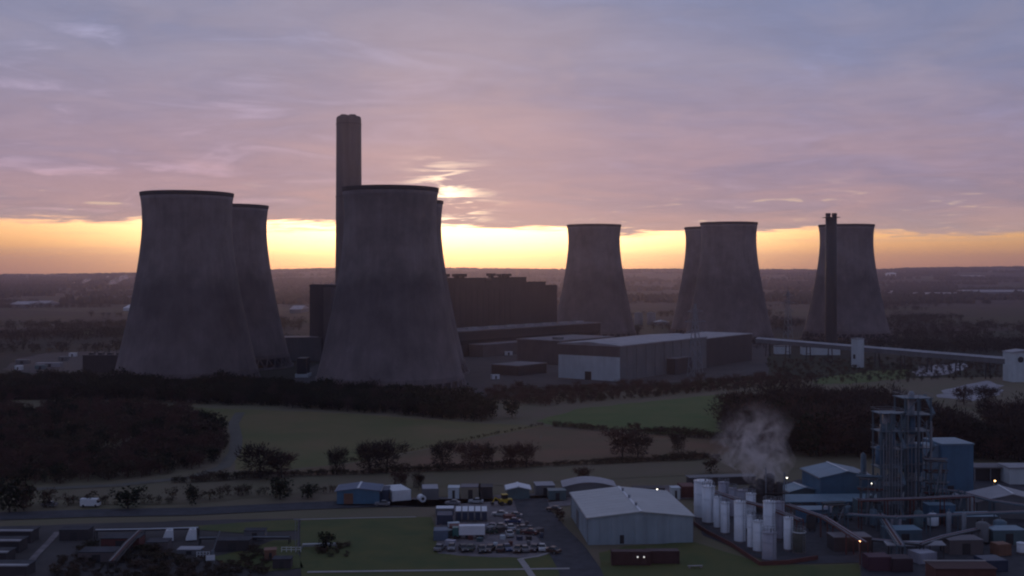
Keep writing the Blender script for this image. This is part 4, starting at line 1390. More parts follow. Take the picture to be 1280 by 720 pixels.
    for k, (c, px) in enumerate(row):
        p = G(px, 693.5 - (2 if k < 2 else 0) - (k * 5 % 4) * 0.6)
        car(p.x, p.y + 2.0, (math.pi if k % 3 else 0.0) + 0.13 * ((k * 7) % 5 - 2), PC[c], "%s car, %s from the lawn end in the yard's near row" % (c, ordn[k]), "cars parked in the storage yard", 0.22)
    yard = [("white", 625, 646, 1.4, "white car at the top of the second yard row"), ("silver", 643, 648, 1.5, "silver car beside the access road at the yard's top"),
            ("blue", 614, 662, 1.3, "dark blue car in the middle of the yard"), ("silver", 624, 662, 1.5, "silver car next to the dark blue car mid-yard"),
            ("white", 638, 663, 0.2, "white car right of the mid-yard silver car"), ("grey", 653, 664, 0.3, "grey car near the yard's kerb, above the red one"),
            ("red", 662, 669, 1.2, "red car at the yard's kerb by the access road"), ("green", 612, 668, 1.6, "dark green car below the dark blue one"),
            ("blue", 641, 655, 1.5, "dark blue car between the two yard rows"), ("white", 637, 671, 0.1, "white car lowest in the middle of the yard"),
            ("brown", 690, 692, 0.9, "brown car alone on the access road edge"), ("silver", 566, 632, 1.4, "silver car in front of the pale cabin"),
            ("white", 595, 630, 1.5, "white car in front of the cream cabin"), ("silver", 478, 633, 1.5, "silver car in front of the navy container"),
            ("brown", 693, 640, 1.2, "brown car parked beside the large warehouse"), ("silver", 62, 634, 1.5, "silver car driving on the near road, far left")]
    for c, px, py, rz, lab in yard:
        p = G(px, py)
        car(p.x, p.y, rz, PC[c], lab, "cars parked in the storage yard", 0.22)
    p = G(113, 634)
    o = thing("van", "long white van on the near road, left of the lone trees", "van", p + Vector((0, 0, 0.2)), 0.03)
    MB().prism([(-2.6, 0.35), (2.6, 0.35), (2.6, 1.1), (2.0, 2.2), (-2.6, 2.3)], -0.95, 0.95).build("body", WHITE, o)
    MB().prism([(2.05, 1.2), (2.58, 1.2), (2.12, 2.05), (2.0, 2.1)], -0.98, 0.98).build("window_glass", GLASS, o)
    for x in (-1.7, 1.7):
        for s in (-1, 1):
            MB().tube((x, s * 0.72, 0.35), (x, s * 0.98, 0.35), 0.35, n=12).build("wheel", TYRE, o)
    # red wagons in front of the warehouse
    container(789, 708, 8.6, 2.6, 3.0, mat("dull_red_paint", (0.07, 0.028, 0.026), 0.7), "long dark red container on the lawn before the warehouse, left one", rz=0.0)
    container(829, 706, 7.2, 2.6, 2.8, mat("dark_maroon_paint", (0.06, 0.022, 0.024), 0.6), "long maroon container on the lawn before the warehouse, right one", rz=0.0)
    for px, lab in ((797, "small white sign lamp on the red container, left one"), (805, "small white sign lamp on the red container, right one")):
        d = G(px, 708).y - 0.2
        o = thing("floodlight", lab, "lamp", (XW(px, d), d, 2.0))
        MB().box(-0.2, 0.2, -0.12, 0.1, 0, 0.35).build("housing", WHITE, o)
        MB().box(-0.16, 0.16, -0.16, -0.13, 0.04, 0.31).build("lens", mat("dim_lamp_glow", (0.8, 0.8, 0.8), 0.5, 0.0, 1.0, emit=(1, 0.95, 0.85), es=0.8), o)
    o = thing("bench", "pale concrete bench on the works lawn below the tank farm", "bench", G(869, 711) + Vector((0, 0, 0.2)), 0.1)
    MB().box(-1.7, 1.7, -0.3, 0.3, 0.42, 0.55).build("seat", PATHC, o)
    for x in (-1.3, 1.3):
        MB().box(x - 0.15, x + 0.15, -0.25, 0.25, 0, 0.42).build("leg", PATHC, o)

    # loose goods between the cars
    rg = random.Random(31)
    spots = scatter_poly([(548, 688), (556, 660), (610, 656), (655, 645), (668, 660), (688, 686), (640, 684)], 3.6, 77)
    rg.shuffle(spots)
    kinds = (("crate", "small dark crate in the storage yard's clutter"), ("pallet_stack", "small pallet stack in the storage yard's clutter"), ("drum", "small upright drum in the storage yard's clutter"))
    cols = [RUST, NAVY, WHITECLAD, TEAL, BROWNCLAD, DARKCLAD, TANKG, GREYCLAD]
    for k, (x, y) in enumerate(spots[:24]):
        nm, lab = kinds[k % 3]
        ci = k % 8
        m = cols[ci]
        cn = ("rust-red", "navy", "white", "teal", "brown", "black", "lilac-grey", "mid-grey")[ci]
        o = thing(nm, lab.replace("dark ", "").replace("small ", "small %s " % cn), nm.replace("_", " "), (x, y, 0.22), rg.uniform(0, 3), "loose goods in the storage yard")
        h = rg.uniform(0.8, 1.8); w = rg.uniform(0.7, 1.3); l = rg.uniform(0.7, 1.6)
        if nm == "crate":
            MB().box(-w, w, -l, l, 0.12, h).build("body", m, o)
            MB().box(-w - .05, w + .05, -l - .05, l + .05, h, h + 0.1).build("lid", m, o)
            for q in (-1, 1): MB().box(q * w * .7 - .1, q * w * .7 + .1, -l, l, 0, 0.12).build("skid", DARKSTEEL, o)
        elif nm == "pallet_stack":
            for q in range(5):
                MB().box(-.6, .6, -.6, .6, q * .2, q * .2 + .14).build("pallet", m, o)
        else:
            MB().lathe([(.5, 0), (.55, .3), (.5, .32), (.5, .8), (.55, .82), (.5, 1.1), (.05, 1.12)], 12).build("barrel", m, o)
            MB().tube((.2, 0, 1.12), (.2, 0, 1.18), .1, n=8).build("bung", STEEL, o)
    # ---------------- tank farm
    tk = [
        (881, 650, 4.3, 603, TANKW, "wide white tank at the far left end of the tank farm"),
        (887, 656, 2.9, 609, TANKW, "white tank in front of the wide one at the tank farm's left"),
        (906, 640, 2.6, 604, TANKG, "grey tank at the back behind the left white tanks"),
        (898, 662, 1.75, 622, TANKW, "slim white tank, third along the tank farm's front"),
        (907.5, 669, 2.0, 629, TANKW, "slim white tank, fourth along the tank farm's front"),
        (917, 648, 1.9, 611, TANKG, "grey tank at the back behind the pipe bridge"),
        (929, 645, 2.6, 614, TANKG, "short grey tank at the back in the middle of the tank farm"),
        (926.5, 680, 2.5, 628, TANKW, "tall bright white tank in the middle of the tank farm's front"),
        (940, 664, 2.2, 618, TANKW, "pale tank behind and right of the tall bright white one"),
        (940, 687, 1.6, 645, TANKW, "slim white tank right of the tall bright one"),
        (949, 692, 2.1, 652, TANKW, "white tank left of the grey front tank"),
        (963.5, 680, 2.6, 628, TANKW, "tall white tank rising behind the grey front tank"),
        (976, 676, 2.1, 628, TANKG, "tall grey tank right of the tall white tank"),
        (963.5, 703, 2.8, 667, TANKG, "stout lilac-grey tank at the tank farm's near corner"),
        (987, 690, 1.9, 648, TANKW, "slim white tank left of the olive tank"),
    ]
    for px, pb, dia, pt, m, lab in tk:
        tank(px, pb, dia * 1.15, tz(pt, pb), m, lab, cap='flat')
    tank(1001, 694, 3.0, tz(666, 694), TANKO, "squat olive tank with white rim at the tank farm's right end", cap='dome', rim=WHITE)
    # bund wall round the tanks
    mb = None
    o = thing("bund_wall", "low red-brown containment wall round the tank farm", "wall", (0, 0, 0))
    bp = [G(866, 656), G(884, 668), G(915, 684), G(950, 708), G(985, 706), G(1022, 700)]
    for a, b in zip(bp, bp[1:]):
        MB().bar(a + Vector((0, 0, 0.62)), b + Vector((0, 0, 0.62)), 0.3, 0.9).build("wall_panel", RUST, o)
    # pipe bridges over the farm
    def pipe_bridge(label, pts, z, m, npipes=3, sp=8.0, pm=None):
        o = thing("pipe_bridge", label, "pipe bridge", (0, 0, 0))
        W = [G(*p) for p in pts]
        for a, b in zip(W, W[1:]):
            d = (b - a).normalized(); n = Vector((-d.y, d.x, 0))
            for k in range(npipes):
                off = n * ((k - (npipes - 1) / 2) * 0.45)
                MB().tube(a + off + Vector((0, 0, z + .2)), b + off + Vector((0, 0, z + .2)), 0.13 + 0.04 * (k % 2), n=8).build("pipe", (pm or [STEEL, RUST, TANKG])[k % 3], o)
            for s in (-1, 1):
                MB().bar(a + n * (s * .9) + Vector((0, 0, z)), b + n * (s * .9) + Vector((0, 0, z)), 0.2, 0.3).build("beam", m, o)
            nn = max(1, int((b - a).length / sp))
            for k in range(nn + 1):
                q = a.lerp(b, k / nn)
                mb = MB()
                for s in (-1, 1):
                    mb.bar(q + n * (s * .9), q + n * (s * .9) + Vector((0, 0, z)), 0.22)
                mb.bar(q - n * 1.0 + Vector((0, 0, z - .25)), q + n * 1.0 + Vector((0, 0, z - .25)), 0.2)
                mb.build("trestle", m, o)
        return o
    pipe_bridge("rust-brown pipe bridge running through the tank farm", [(890, 648), (925, 662), (960, 672), (1000, 690)], 7.5, RUST)
    pipe_bridge("dark red pipe bridge slanting from the tank farm to the lower works", [(985, 655), (1030, 672), (1080, 706)], 5.0, RUST)
    pipe_bridge("grey pipe bridge at the foot of the process towers", [(1060, 668), (1120, 672), (1200, 668), (1290, 664)], 5.0, BLUESTEEL)
    pipe_bridge("low steel pipe bridge crossing the lower right works", [(1090, 694), (1150, 700), (1180, 690), (1240, 676)], 3.6, DARKSTEEL)
    pipe_bridge("blue-grey pipe bridge behind the process towers", [(1150, 634), (1200, 640), (1240, 652), (1290, 660)], 5.5, BLUESTEEL)
    pipe_bridge("pale pipe bridge along the near road", [(120, 674), (180, 673), (248, 671)], 2.2, DARKSTEEL, 2, 7, [WHITE, DARKSTEEL])
    pipe_bridge("low pale pipe bridge across the lower left works", [(250, 681), (300, 680), (362, 680)], 1.6, DARKSTEEL, 2, 7, [STEEL, DARKSTEEL])
    pipe_bridge("short pale pipe run on the lawn", [(378, 686), (420, 685)], 0.9, STEEL, 1, 6, [WHITE])
    # reactor cluster with steam
    p = G(960, 640)
    o = thing("reactor_cluster", "black cluster of reactor vessels venting steam behind the tanks", "process vessel", p, 0.1)
    for x, y, r, h in ((-2.2, 0, 1.3, 8.5), (0.6, 0.8, 1.5, 9.8), (3.0, -0.2, 1.1, 7.6), (-4.2, 1.2, 0.9, 6.6)):
        MB().lathe([(r, 0), (r, h), (r * .6, h + .6), (0.05, h + .8)], 16, x, y).build("vessel", DARKSTEEL, o, True)
    MB().tube((-1.0, -1.2, 0), (-1.0, -1.2, 12.5), 0.22, n=8).build("vent_stack", STEEL, o)
    MB().tube((4.4, -0.6, 0), (4.4, -0.6, 11.0), 0.2, n=8).build("vent_stack", STEEL, o)
    MB().bar((4.4, -.6, 11.0), (5.2, -.6, 8.0), 0.2).build("stay", STEEL, o)
    MB().box(-5.2, 4.6, -2, 2.2, 5.2, 5.45).build("deck", DARKSTEEL, o)
    # sheds along the meadow
    o = thing("shed", "long low pale-roofed shed along the meadow behind the tanks", "shed", G(925, 606), 0.13)
    MB().box(-16, 5, 0, 4, 0, 2.4).build("wall", DARKCLAD, o)
    MB().box(-16.3, 5.3, -0.3, 4.3, 2.4, 2.65).build("roof", GREYCLAD, o)
    container(861, 623, 4.2, 6, 3.2, RUST, "dark red container left of the tank farm, behind the warehouse", rz=0.05)
    container(876, 628, 2.2, 5, 3.2, RUST, "narrow dark red container touching the tank farm", rz=0.05)
    cabin(845, 625, 2.5, 3, 3.4, WHITECLAD, "pale cabin behind the warehouse's far corner", "site cabin", rz=0.05)
    cabin(812, 622, 9, 4, 2.6, DARKCLAD, "dark lean-to behind the warehouse under the two white lamps", "site cabin", rz=0.05)
    # blue works building with lean-to
    A = G(1031, 633)
    gable_shed("blue_building", "blue works building with pale roof right of the steam", "industrial building", A + Vector((-1.2, 0, 0)), 0.09, 15.5, 15, 8.0, 9.6, BLUEWALL, BLUEROOF)
    o = thing("canopy", "pale teal lean-to canopy in front of the blue works building", "canopy", G(1040, 641), 0.04)
    MB().add([(-13, 0, 2.9), (14, 0, 2.9), (14, 5, 4.0), (-13, 5, 4.0), (-13, 0, 3.1), (14, 0, 3.1), (14, 5, 4.2), (-13, 5, 4.2)],
             [(0, 3, 2, 1), (4, 5, 6, 7), (0, 1, 5, 4), (1, 2, 6, 5), (2, 3, 7, 6), (3, 0, 4, 7)]).build("roof", BLUEROOF, o)
    for k in range(7):
        MB().box(-12.8 + k * 4.4, -12.6 + k * 4.4, 0.2, 0.4, 0, 2.9).build("post", BLUESTEEL, o)
    gable_shed("small_blue_shed", "low teal shed left of the blue works building", "shed", G(988, 630), 0.2, 9, 7, 3.4, 4.4, TEAL, BLUEROOF)
    # process towers
    frame_tower("blue-grey steel process tower with five decks, shorter one of two", 1101, 1127, 652, 516, 5.5, 6, 3)
    frame_tower("tallest blue-grey steel process tower with many decks", 1131, 1164, 642, 497, 7.0, 7, 4)
    d = G(1140, 642).y
    o = thing("distillation_column", "slim grey column rising inside the tallest process tower", "process column", (XW(1139, d + 3), d + 3, 0))
    hh = ZW(489, d + 3)
    MB().lathe([(0.9, 0), (0.9, hh - .6), (0.4, hh), (0.05, hh + .1)], 16).build("shell", STEEL, o, True)
    MB().lathe([(0.9, hh * .8), (1.4, hh * .8), (1.4, hh * .8 + .15), (0.9, hh * .8 + .15)], 16, close=True).build("platform", STEEL, o)
    o = thing("pipe_mast", "pale vertical pipe mast at the tall process tower's right side", "mast", (XW(1164, d - 1), d - 1, 0))
    MB().tube((0, 0, 0), (0, 0, ZW(527, d - 1)), 0.28, n=10).build("pipe", STEEL, o)
    MB().box(-.5, .5, -.5, .5, 0, 0.6).build("plinth", YARD, o)
    o = thing("distillation_column", "slim dark column left of the process towers", "process column", G(1079, 630))
    MB().lathe([(0.75, 0), (0.75, 14.0), (0.05, 14.8)], 14).build("shell", BLUESTEEL, o, True)
    MB().lathe([(0.75, 9), (1.25, 9), (1.25, 9.15), (.75, 9.15)], 14, close=True).build("platform", STEEL, o)
    MB().bar((0.9, 0, 0), (0.9, 0, 14), 0.1).build("ladder", STEEL, o)
    # packed pipework round the process towers
    rg = random.Random(12)
    for k, (px, py, h, lab) in enumerate(((1088, 656, 13, "rusty pipe rack tower left of the shorter process tower"), (1172, 646, 15, "pipe rack tower touching the tall process tower's right side"),
                                          (1116, 640, 19, "pipe rack tower tucked behind the shorter process tower"), (1196, 652, 8, "low pipe rack tower in front of the tall blue building"),
                                          (1046, 660, 6, "low pipe rack tower below the teal canopy"))):
        o = thing("pipe_rack", lab, "pipe rack", G(px, py), 0.1 * k - 0.2)
        for x in (-2.2, 2.2):
            for y in (0, 3.4):
                MB().box(x - .16, x + .16, y - .16, y + .16, 0, h).build("column", BLUESTEEL, o)
        for q in range(1, int(h / 3) + 1):
            MB().box(-2.6, 2.6, -.3, 3.7, q * 3 - .25, q * 3 - .05).build("deck", DARKSTEEL, o)
            for i in range(4):
                y = rg.uniform(0, 3.2)
                MB().tube((-3.2, y, q * 3 + .25), (3.2, y, q * 3 + .25), rg.uniform(.1, .24), n=8).build("pipe", rg.choice([STEEL, BLUESTEEL, TEAL, RUST]), o)
            MB().bar((-2.2, -.2, q * 3 - 2.9), (2.2, -.2, q * 3 - .3), 0.16).build("brace", BLUESTEEL, o)
        for i in range(5):
            MB().tube((rg.uniform(-2, 2), -.45, 0), (rg.uniform(-2, 2), -.45, h * rg.uniform(.5, 1)), rg.uniform(.09, .2), n=8).build("riser_pipe", rg.choice([STEEL, BLUESTEEL, TEAL]), o)
        MB().lathe([(0.05, 1), (.8, 1.4), (.8, min(h, 8) - 1), (0.05, min(h, 8) - .6)], 14, 0.4, 1.7).build("vessel", rg.choice([TEAL, STEEL]), o, True)
    # tall blue building behind
    A = G(1178, 620)
    o = thing("blue_building", "tall flat-roofed blue building right of the process towers", "industrial building", A, 0.08)
    MB().box(0, 9.5, 0, 12, 0, 15.0).build("wall", BLUEWALL, o)
    MB().box(-0.25, 9.75, -.25, 12.25, 15.0, 15.4).build("roof", BLUEROOF, o)
    MB().box(-5.0, -0.05, 2, 9, 0, 14.6).build("stair_block", BLUEROOF, o)
    MB().box(1.5, 3.5, -0.08, -0.01, 0, 3).build("door", DARKSTEEL, o)
    # right-hand shed and others
    gable_shed("lilac_shed", "low shed with lilac-grey roof at the right edge of the works", "shed", G(1222, 648), -0.12, 18, 12, 4.4, 6.6, GREYCLAD, PALEROOF)
    cabin(1222, 646.5, 3.2, 2.5, 5.0, WHITECLAD, "white stair cabin at the lilac-roofed shed's left corner", "site cabin", rz=0.1)
    o = thing("shed", "pale low building at the right edge below the wood", "shed", G(1274, 606), 0.0)
    MB().box(-3, 9, 0, 8, 0, 5).build("wall", WHITECLAD, o)
    MB().box(-3.3, 9.3, -.3, 8.3, 5, 5.4).build("roof", PALEROOF, o)
    o = thing("open_shed", "black open-fronted shed left of the orange lamp", "shed", G(1238, 602), 0.0)
    MB().box(-5, 5, 1, 7, 0, 4.2).build("wall", DARKSTEEL, o)
    MB().box(-5.5, 5.5, -0.5, 7.5, 4.2, 4.6).build("roof", FELT, o)
    for x in (-5, 0, 5):
        MB().box(x - .12, x + .12, -.3, -.06, 0, 4.2).build("post", STEEL, o)
    # bottom right: brick sheds and canopies
    o = thing("brick_shed", "red brick shed with pale roof edge at the photograph's bottom right", "shed", G(1170, 737), 0.0)
    MB().box(0, 12.5, 0, 6, 0, 4.2).build("wall", BRICK, o)
    MB().box(-0.3, 12.8, 5.6, 6.3, 4.2, 4.55).build("roof_edge", PATHC, o)
    MB().box(-0.25, 12.75, -.25, 5.58, 4.2, 4.4).build("roof", mat("dark_red_roof", (0.07, 0.03, 0.028), 0.8), o)
    MB().box(2.2, 4.4, -0.08, -.01, 0, 2.8).build("door", DARKSTEEL, o)
    o = thing("canopy", "long pale canopy roof above the lower right works", "canopy", G(1146, 700), 0.02)
    MB().add([(-6.8, 0, 3.2), (6.8, 0, 3.2), (6.8, 2.6, 3.6), (-6.8, 2.6, 3.6), (-6.8, 0, 3.4), (6.8, 0, 3.4), (6.8, 2.6, 3.8), (-6.8, 2.6, 3.8)],
             [(0, 3, 2, 1), (4, 5, 6, 7), (0, 1, 5, 4), (1, 2, 6, 5), (2, 3, 7, 6), (3, 0, 4, 7)]).build("roof", PALEROOF, o)
    for k in range(5):
        MB().box(-6.5 + k * 3.2, -6.3 + k * 3.2, 0.3, 0.5, 0, 3.2).build("post", DARKSTEEL, o)
    container(1100, 715, 5, 4, 3.0, mat("plum_paint", (0.09, 0.035, 0.055), 0.6), "plum-coloured container at the foot of the lower works, left one", rz=0.03)
    container(1128, 716, 4.5, 4, 2.8, mat("dark_plum_paint", (0.055, 0.03, 0.04), 0.6), "dark plum container beside the plum-coloured one", rz=0.03)
    container(1160, 706, 4.5, 4, 2.4, TANKG, "lilac container under the long pale canopy", rz=0.3)
    tank(1279, 694, 2.0, 2.6, TANKW, "small white tank at the very right edge of the works", cap='dome', extras=False)
    container(1256, 696, 3.2, 3, 2.6, ORANGE, "orange-brown skip at the right edge of the works", rz=0.2, cat="skip")
    container(1246, 716, 5, 5, 2.4, NAVY, "navy container at the photograph's lower right corner", rz=0.1)
    rg = random.Random(8)
    for k, (px, py, h, r, m, lab) in enumerate((
            (1120, 668, 4.2, 1.3, TANKG, "short lilac vessel at the foot of the shorter process tower"), (1148, 662, 4.5, 1.2, TEAL, "short teal vessel between the process towers"),
            (1166, 660, 3.4, 1.4, TANKW, "short white vessel right of the teal one"), (1186, 672, 6, 0.6, STEEL, "thin steel vessel in the right works yard"),
            (1205, 676, 6.5, 0.55, STEEL, "thin steel post-like vessel right of its twin in the yard"), (1228, 680, 5, 1.5, GREYCLAD, "grey vessel in the right works yard"),
            (1250, 672, 4, 1.6, BLUESTEEL, "blue-grey vessel near the works' right edge"), (1036, 652, 4, 1.3, TANKG, "lilac vessel below the teal canopy"),
            (1060, 650, 3.4, 1.2, BLUESTEEL, "blue-grey vessel below the teal canopy's right end"), (1014, 664, 4, 1.2, DARKSTEEL, "black vessel behind the olive tank"),
            (1092, 660, 4.5, 1.0, BLUESTEEL, "blue-grey vessel left of the shorter process tower"))):
        o = thing("process_vessel", lab, "process vessel", G(px, py), 0.2 * k)
        MB().lathe([(r, 0.8), (r, h), (r * .6, h + .4), (0.05, h + .5)], 16).build("shell", m, o, True)
        for a in range(3):
            t = a * 2.1
            MB().box(r * .75 * math.cos(t) - .1, r * .75 * math.cos(t) + .1, r * .75 * math.sin(t) - .1, r * .75 * math.sin(t) + .1, 0, 0.85).build("leg", DARKSTEEL, o)
        MB().tube((0, 0, h + .3), (0, 0, h + 1.1), 0.15, n=8).build("nozzle", STEEL, o)
    for px, py, w, l, h, m, lab in ((1018, 654, 7, 5, 3.4, BLUEWALL, "small blue hut behind the olive tank"), (1066, 690, 9, 5, 3.4, DARKCLAD, "dark flat store beside the red-orange lamp"),
                                    (1132, 684, 8, 5, 4.0, BLUESTEEL, "blue-grey store at the foot of the process towers"), (1208, 694, 8, 5, 3.4, BROWNCLAD, "brown store above the red brick shed"),
                                    (1226, 664, 9, 6, 3.6, GREYCLAD, "grey store below the lilac-roofed shed"), (1178, 656, 7, 4, 5.0, BLUEWALL, "blue store in front of the tall blue building"),
                                    (1262, 682, 8, 5, 3.6, TEAL, "teal store at the works' right edge"), (1086, 646, 6, 4, 4.4, TEAL, "teal store under the slim dark column")):
        cabin(px, py, w, l, h, m, lab, "store", rz=0.05, roof=FELT if m in (DARKCLAD, BROWNCLAD) else BLUEROOF)
    pipe_bridge("rusty pipe bridge crossing in front of the process towers", [(1075, 662), (1140, 660), (1215, 656)], 7.5, RUST, 3, 7)
    pipe_bridge("blue-grey pipe bridge leading towards the camera past the blue-grey store", [(1100, 664), (1112, 684), (1126, 706)], 4.4, BLUESTEEL, 3, 7)
    # ---------------- lower left works
    for k, (x0, x1, py, z, lab) in enumerate(((-40, 38, 680, 3.0, "long low shed with pale roof edge at the far left, backmost"), (-40, 23, 692, 2.8, "second low shed with pale roof edge at the far left"),
                                              (-40, 7, 706, 2.6, "third low shed with pale roof edge at the far left"), (-40, 32, 722, 2.4, "frontmost low shed with pale roof edge at the far left"))):
        a, b = G(x0, py), G(x1, py)
        o = thing("low_shed", lab, "shed", ((a.x + b.x) / 2, a.y, 0), 0.0)
        hw = (b.x - a.x) / 2
        MB().box(-hw, hw, 0.3, 5, 0, z).build("wall", DARKCLAD, o)
        MB().box(-hw - .3, hw + .3, -0.1, 1.1, z, z + 0.3).build("roof_edge", PALEROOF, o)
        MB().box(-hw - .3, hw + .3, 1.12, 5.2, z - 0.1, z + 0.12).build("roof", ASPHALT, o)
    for px, py, lab in ((210, 677, "white hooded hopper beside the pipe bridge, left one"), (239, 676, "white hooded hopper beside the pipe bridge, right one")):
        o = thing("hopper", lab, "hopper", G(px, py), 0.3, "pair of white hoppers")
        MB().add([(-1.3, -1.2, 0.4), (1.3, -1.2, 0.4), (1.3, 1.2, 0.4), (-1.3, 1.2, 0.4), (-.4, -.9, 2.9), (1.2, -.9, 2.9), (1.2, .9, 2.9), (-.4, .9, 2.9)],
                 [(0, 3, 2, 1), (4, 5, 6, 7), (0, 1, 5, 4), (1, 2, 6, 5), (2, 3, 7, 6), (3, 0, 4, 7)]).build("hood", WHITE, o)
        for sx in (-1, 1):
            for sy in (-1, 1):
                MB().box(sx * 1.0 - .1, sx * 1.0 + .1, sy * .9 - .1, sy * .9 + .1, 0, 0.4).build("leg", DARKSTEEL, o)
        MB().box(0.1, 0.9, -.4, .4, 2.9, 3.2).build("lid", WHITECLAD, o)
    cabin(236, 694, 5.4, 3, 1.2, GREYCLAD, "low grey slab-roofed hut below the white hoppers", "hut", roof=PALEROOF)
    cabin(338, 702, 2.6, 2.6, 2.5, ORANGE, "orange-brown hut among the lower left bushes", "hut", rz=0.2)
    o = thing("sign_board", "white angled board beside the lower pipe bridge", "board", G(263, 705), 0.25)
    MB().box(-1.0, 1.0, -0.05, 0.05, 0.8, 2.0).build("panel", WHITE, o)
    for x in (-.8, .8):
        MB().box(x - .06, x + .06, 0.06, 0.18, 0, 2.0).build("post", STEEL, o)
    o = thing("barrier_pole", "pale leaning barrier pole by the white hoppers", "barrier", G(266, 694), 0.0)
    MB().bar((0, 0, 0.9), (1.6, 0, 5.6), 0.25).build("pole", STEEL, o)
    MB().box(-.3, .3, -.3, .3, 0, 1.1).build("base", STEEL, o)
    o = thing("mast", "thin lattice mast at the lawn's corner", "mast", G(371, 694), 0.0)
    mb = MB()
    for x in (-.35, .35):
        mb.bar((x, 0, 0), (x, 0, 8.2), 0.09)
    for k in range(10):
        mb.bar((-.35, 0, k * .82), (.35, 0, (k + 1) * .82), 0.06)
    mb.build("lattice", STEEL, o)
    MB().box(-.7, .7, -.15, .15, 8.2, 8.4).build("cross_arm", STEEL, o)
    for px0, px1, py, lab in ((352, 376, 691, "white rail fence beside the lattice mast"), (246, 262, 697, "short white rail fence left of the angled board")):
        a, b = G(px0, py), G(px1, py)
        o = thing("rail_fence", lab, "fence", (a.x, a.y, 0.2), 0.0)
        L_ = b.x - a.x
        for z in (0.55, 1.1):
            MB().box(0, L_, -0.05, 0.05, z - .05, z + .05).build("rail", WHITE, o)
        for k in range(5):
            MB().box(L_ * k / 4 - .06, L_ * k / 4 + .06, -.07, -.051 + .12, 0, 1.2).build("post", WHITE, o)
    for px, py, w, l, h, m, lab in ((92, 676, 7, 4, 2.6, DARKCLAD, "dark flat hut beside the diagonal works path"), (150, 686, 9, 5, 2.4, RUST, "dark red low store among the lower left scrub"),
                                    (196, 690, 5, 4, 2.2, BROWNCLAD, "brown low store left of the slab-roofed hut"), (290, 690, 8, 4, 2.6, DARKCLAD, "dark long hut under the low pale pipe bridge"),
                                    (318, 676, 5, 3, 2.4, GREYCLAD, "grey hut behind the low pale pipe bridge"), (120, 704, 8, 5, 2.4, BROWNCLAD, "brown flat store in the lower left scrub"),
                                    (352, 712, 4, 3, 2.2, DARKCLAD, "small dark hut near the lawn's lower left corner")):
        cabin(px, py, w, l, h, m, lab, "hut", rz=0.04, roof=ASPHALT)
    pipe_bridge("dark pipe bridge running towards the camera in the lower left works", [(176, 676), (160, 692), (140, 716)], 2.4, DARKSTEEL, 3, 7, [STEEL, RUST, DARKSTEEL])
    # ---------------- lamps
    W_, O_, R_ = (1, .9, .75), (1, .55, .2), (1, .4, .2)
    lamp(797, 613, 318, LAMPW, "lit white lamp behind the warehouse roof, left of two", W_, 6)
    lamp(821, 611.5, 322, LAMPW, "lit white lamp behind the warehouse roof, right of two", W_, 6)
    lamp(983, 597, 322, LAMPW, "lit white lamp between the steam and the blue building", W_, 6)
    lamp(1089, 604, 312, LAMPW, "lit white lamp on the blue building's right corner", W_, 6)
    lamp(1242.5, 601, 338, LAMPO, "bright orange lamp in front of the black open shed", O_, 8)
    lamp(1074, 676, 262, LAMPR, "red-orange lamp over the lower works pipes", R_, 8)


build_station()
build_near()
build_woods()
build_trees()


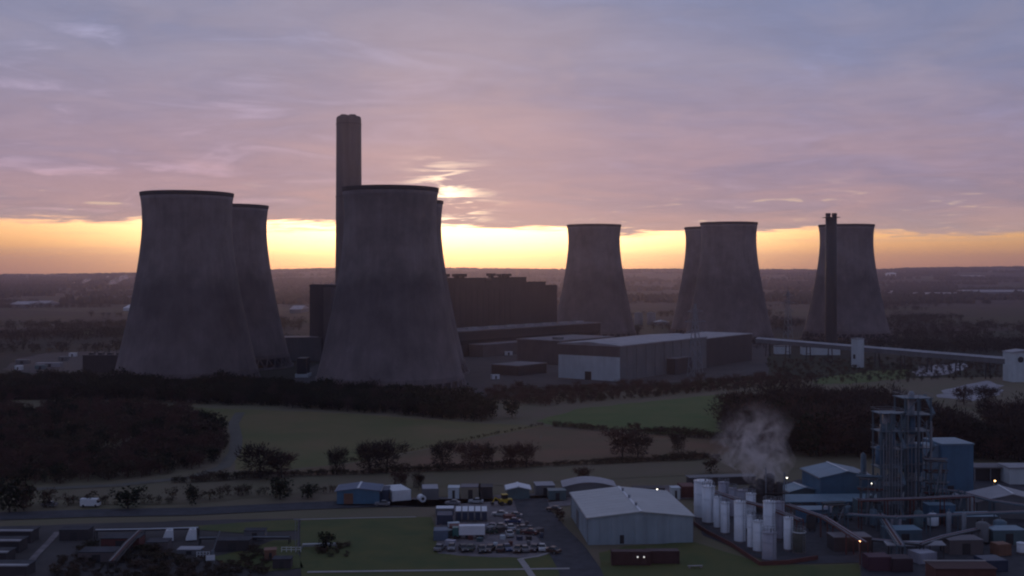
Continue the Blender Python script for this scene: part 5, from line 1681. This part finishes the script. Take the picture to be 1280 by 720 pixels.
# ------------------------------------------------------------------ steam and haze
def steam(name, label, centre, pts, radii, density, nscale, seed, colr=(0.9, 0.88, 0.9)):
    """billowing closed mesh filled with cloud"""
    import bmesh
    bm = bmesh.new()
    P = [Vector(p) for p in pts]
    n, rings = 20, 26
    vs = []
    for i in range(rings + 1):
        t = i / rings * (len(P) - 1)
        k = min(int(t), len(P) - 2); fr = t - k
        c = P[k].lerp(P[k + 1], fr); r = radii[k] * (1 - fr) + radii[k + 1] * fr
        if i in (0, rings): r *= 0.25
        ring = []
        for j in range(n):
            a = 2 * math.pi * j / n
            d = Vector((math.cos(a), math.sin(a), 0))
            q = c + d * r
            rr = r * (1 + 0.5 * mnoise.noise(q * (1.3 / max(radii)) + Vector((seed, 0, 0))))
            ring.append(bm.verts.new(c + d * rr))
        vs.append(ring)
    for a, b in zip(vs, vs[1:]):
        for j in range(n):
            bm.faces.new((a[j], a[(j + 1) % n], b[(j + 1) % n], b[j]))
    bm.faces.new(vs[0][::-1]); bm.faces.new(vs[-1])
    bmesh.ops.recalc_face_normals(bm, faces=bm.faces)
    me = bpy.data.meshes.new(name); bm.to_mesh(me); bm.free()
    m = bpy.data.materials.new(name + "_vapour"); m.use_nodes = True
    nt = m.node_tree; N, L = nt.nodes, nt.links
    N.remove(N["Principled BSDF"])
    pv = N.new("ShaderNodeVolumePrincipled")
    pv.inputs["Color"].default_value = (*colr, 1)
    pv.inputs["Anisotropy"].default_value = 0.3
    geo = N.new("ShaderNodeNewGeometry")
    nz = N.new("ShaderNodeTexNoise"); nz.inputs["Scale"].default_value = nscale; nz.inputs["Detail"].default_value = 5
    nz.inputs["Roughness"].default_value = 0.6; nz.inputs["Distortion"].default_value = 1.4
    L.new(geo.outputs["Position"], nz.inputs["Vector"])
    mr = N.new("ShaderNodeMapRange"); mr.inputs[1].default_value, mr.inputs[2].default_value = 0.47, 0.75
    mr.inputs[3].default_value, mr.inputs[4].default_value = 0.0, density
    L.new(nz.outputs[0], mr.inputs[0])
    tcn = N.new("ShaderNodeTexCoord")
    sb = N.new("ShaderNodeVectorMath"); sb.operation = 'SUBTRACT'; sb.inputs[1].default_value = (0.5, 0.5, 0.28); L.new(tcn.outputs["Generated"], sb.inputs[0])
    ln = N.new("ShaderNodeVectorMath"); ln.operation = 'LENGTH'; L.new(sb.outputs[0], ln.inputs[0])
    fo = N.new("ShaderNodeMapRange"); fo.interpolation_type = 'SMOOTHSTEP'
    fo.inputs[1].default_value, fo.inputs[2].default_value, fo.inputs[3].default_value, fo.inputs[4].default_value = 0.05, 0.58, 1.0, 0.0
    L.new(ln.outputs["Value"], fo.inputs[0])
    mu = N.new("ShaderNodeMath"); mu.operation = 'MULTIPLY'; L.new(mr.outputs[0], mu.inputs[0]); L.new(fo.outputs[0], mu.inputs[1])
    L.new(mu.outputs[0], pv.inputs["Density"])
    L.new(pv.outputs[0], N["Material Output"].inputs["Volume"])
    me.materials.append(m)
    o = link(name, me); o.location = centre
    return tag(o, label, "steam", kind="stuff")


p = G(957, 640)
steam("steam", "pale steam billowing up behind the tank farm", p, [(0.5, 0, 6.0), (-1.0, 1, 10), (-3.5, 2, 15), (-1.0, 4, 24), (3.5, 6, 36)], [3.5, 7.0, 10.5, 10.5, 7.0], 0.42, 0.20, 3.0)
for i, (px, py, L_, h) in enumerate(((90, 355, 18, 12), (101, 355, 45, 30), (136, 356, 95, 52), (127, 348, 50, 16))):
    d = 4200
    q = Vector((XW(px, d), d, ZW(py, d)))
    steam("steam_plume", ("tiny far-off steam puff furthest left", "small far-off steam puff beside the tiny one", "largest far-off steam plume left of the towers", "faint upper far-off steam wisp")[i],
          q, [(0, 0, 0), (L_ * .3, 0, h * .3), (L_ * .65, 0, h * .6), (L_, 0, h)], [h * .25, h * .40, h * .46, h * .3], 0.5, 0.03, i * 2.0, (0.95, 0.85, 0.85))


def build_haze():
    mb = MB().box(-7100, 7100, -1600, 9500, -3, 206)
    m = bpy.data.materials.new("haze_air"); m.use_nodes = True
    nt = m.node_tree; N, L = nt.nodes, nt.links
    N.remove(N["Principled BSDF"])
    pv = N.new("ShaderNodeVolumePrincipled")
    pv.inputs["Color"].default_value = (0.80, 0.72, 0.93, 1)
    pv.inputs["Density"].default_value = 8.0e-5
    pv.inputs["Anisotropy"].default_value = 0.75
    L.new(pv.outputs[0], N["Material Output"].inputs["Volume"])
    o = mb.build("haze", m)
    tag(o, "thin pinkish evening haze over the whole land", "haze", kind="stuff")


build_haze()
